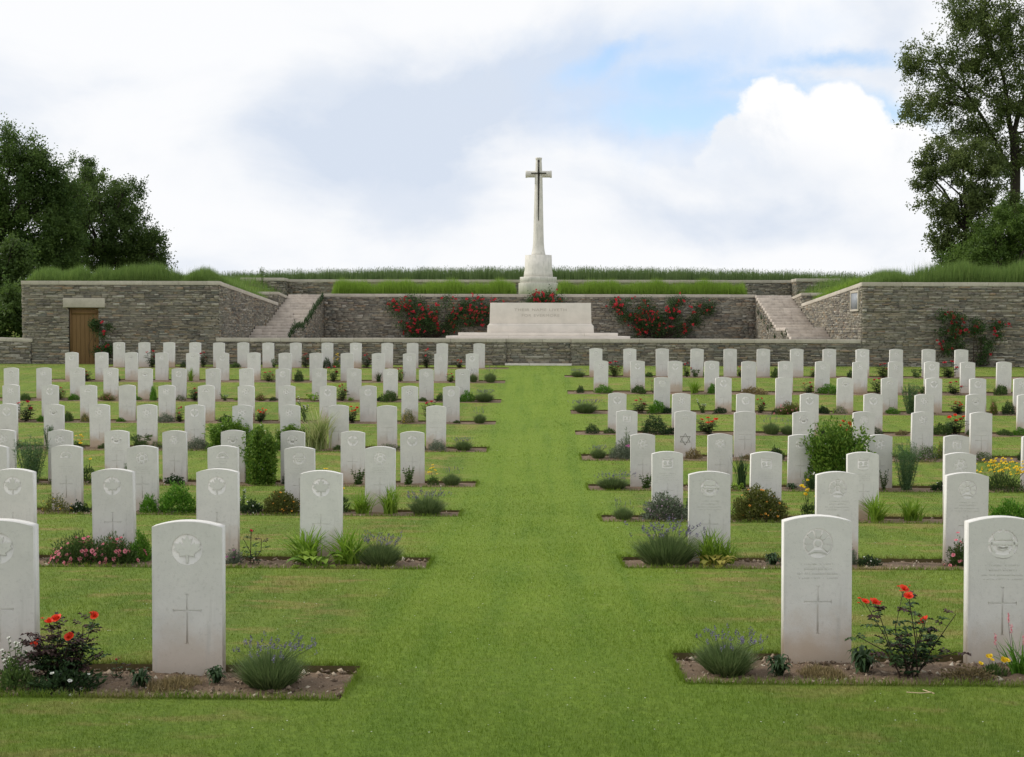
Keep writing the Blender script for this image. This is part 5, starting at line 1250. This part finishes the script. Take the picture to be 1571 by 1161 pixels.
tf = lambda a, b: (TP(*a, 60), TP(*b, 60))
tree('tall_tree', 'tall airy tree with dark forked trunk at the far right behind the bastion', (xt, yt, P(1553, 440, 60)[1], 14), CL(60, [(1500, 60, 62, 55, 58), (1440, 110, 50, 55, 44), (1415, 165, 38, 24, 22), (1560, 90, 70, 75, 66), (1500, 170, 60, 40, 46), (1600, 190, 70, 90, 60), (1560, 10, 80, 50, 50), (1395, 90, 22, 18, 8), (1470, 20, 36, 26, 16), (1650, 60, 80, 90, 60), (1540, 240, 60, 30, 40), (1505, 120, 60, 60, 14), (1480, 215, 46, 30, 14), (1560, 150, 50, 60, 16)]),
     'treeright', .12, 135, .70, .27, 70, fork=[tf((1553, 440), (1556, 205)), tf((1556, 210), (1530, 90)), tf((1556, 215), (1590, 60)), tf((1553, 260), (1480, 140)), tf((1530, 95), (1500, 20))])
tree('leafy_tree', 'smaller loose-leaved tree in front of the tall right tree', (*TP(1480, 440, 57)[:2], 2.2, 7.2), CL(57, [(1450, 245, 34, 32, 26), (1490, 270, 46, 48, 46), (1425, 275, 24, 14, 12), (1440, 320, 34, 22, 20), (1480, 345, 50, 55, 56), (1450, 372, 26, 26, 18), (1530, 320, 46, 74, 50), (1500, 235, 46, 30, 18)]), 'treeright', .12, 140, .52, .13, 30)
tree('hedgerow_bush', 'bright green bush below the tall right tree', (*TP(1535, 440, 54)[:2], 2.2, 4.2), CL(54, [(1540, 350, 48, 36, 60), (1505, 390, 46, 26, 50), (1580, 350, 50, 52, 50), (1460, 400, 24, 16, 18), (1550, 395, 60, 25, 50)]), 'treeshrub', .10, 170, .48, .1, 18)
tree('hedgerow_bush', 'dark bush just behind the low boundary wall at far left', (*TP(0, 520, 46.5)[:2], 1.2, 2.2), CL(46.5, [(5, 492, 46, 26, 50), (-60, 485, 50, 34, 40), (30, 470, 16, 40, 24)]), 'treeleft', .12, 130, .5, .1, 10)
# clippings and tiny daisies in the turf
g = G(); n = 420; Y = 4.2*np.exp(rng.random(n)*np.log(26/4.2)); X = -.0218*Y+(rng.random(n)-.5)*.86*Y; k = ~in_bed(X, Y, -.1); X, Y = X[k], Y[k]
for x_, y_ in zip(X, Y): petals(g, (x_, y_, float(gh(x_, y_))+.020), .0035*(y_/6)**.5*rng.uniform(.6, 1.4), 4, (0, 0, 1))
tag(g.build('daisies', 'wht'), label='tiny white daisies and clover heads scattered in the lawn', cat='flowers', kind='stuff')
# fallen dry twig on the front lawn
r = tag(empty('dry_twig'), 'pale dry twig lying on the lawn in front of the scarlet roses', 'twig'); g = G()
xw, _ = P(1425, 1066, 5.9); z0 = float(gh(xw, 5.9))+.028
tube(g, [(xw-.10, 5.93, z0), (xw-.04, 5.9, z0+.005), (xw+.02, 5.92, z0+.004)], .0025, 4); tube(g, [(xw-.01, 5.96, z0+.004), (xw+.03, 5.91, z0)], .003, 4); g.build('stick', 'tan', r)

# a thing made of a single mesh is that mesh, not an empty with one child
for o in list(sc.objects):
    if o.type == 'EMPTY' and not o.parent and len(o.children) == 1 and not o.children[0].children:
        c = o.children[0]; nm = o.name.split('.')[0]; props = {k: o[k] for k in ('label', 'category', 'group') if k in o}
        mw = o.matrix_basis.copy(); bpy.data.objects.remove(o); c.parent = None; c.matrix_basis = mw; c.name = nm
        for k, v_ in props.items(): c[k] = v_

# every prototype was placed; check that labels are unique
seen = {}
for o in sc.objects:
    if not o.parent and 'label' in o: seen.setdefault(o['label'], []).append(o.name)
for k, v_ in seen.items():
    if len(v_) > 1 or not 4 <= len(k.split()) <= 16: print('LABEL', k, v_)
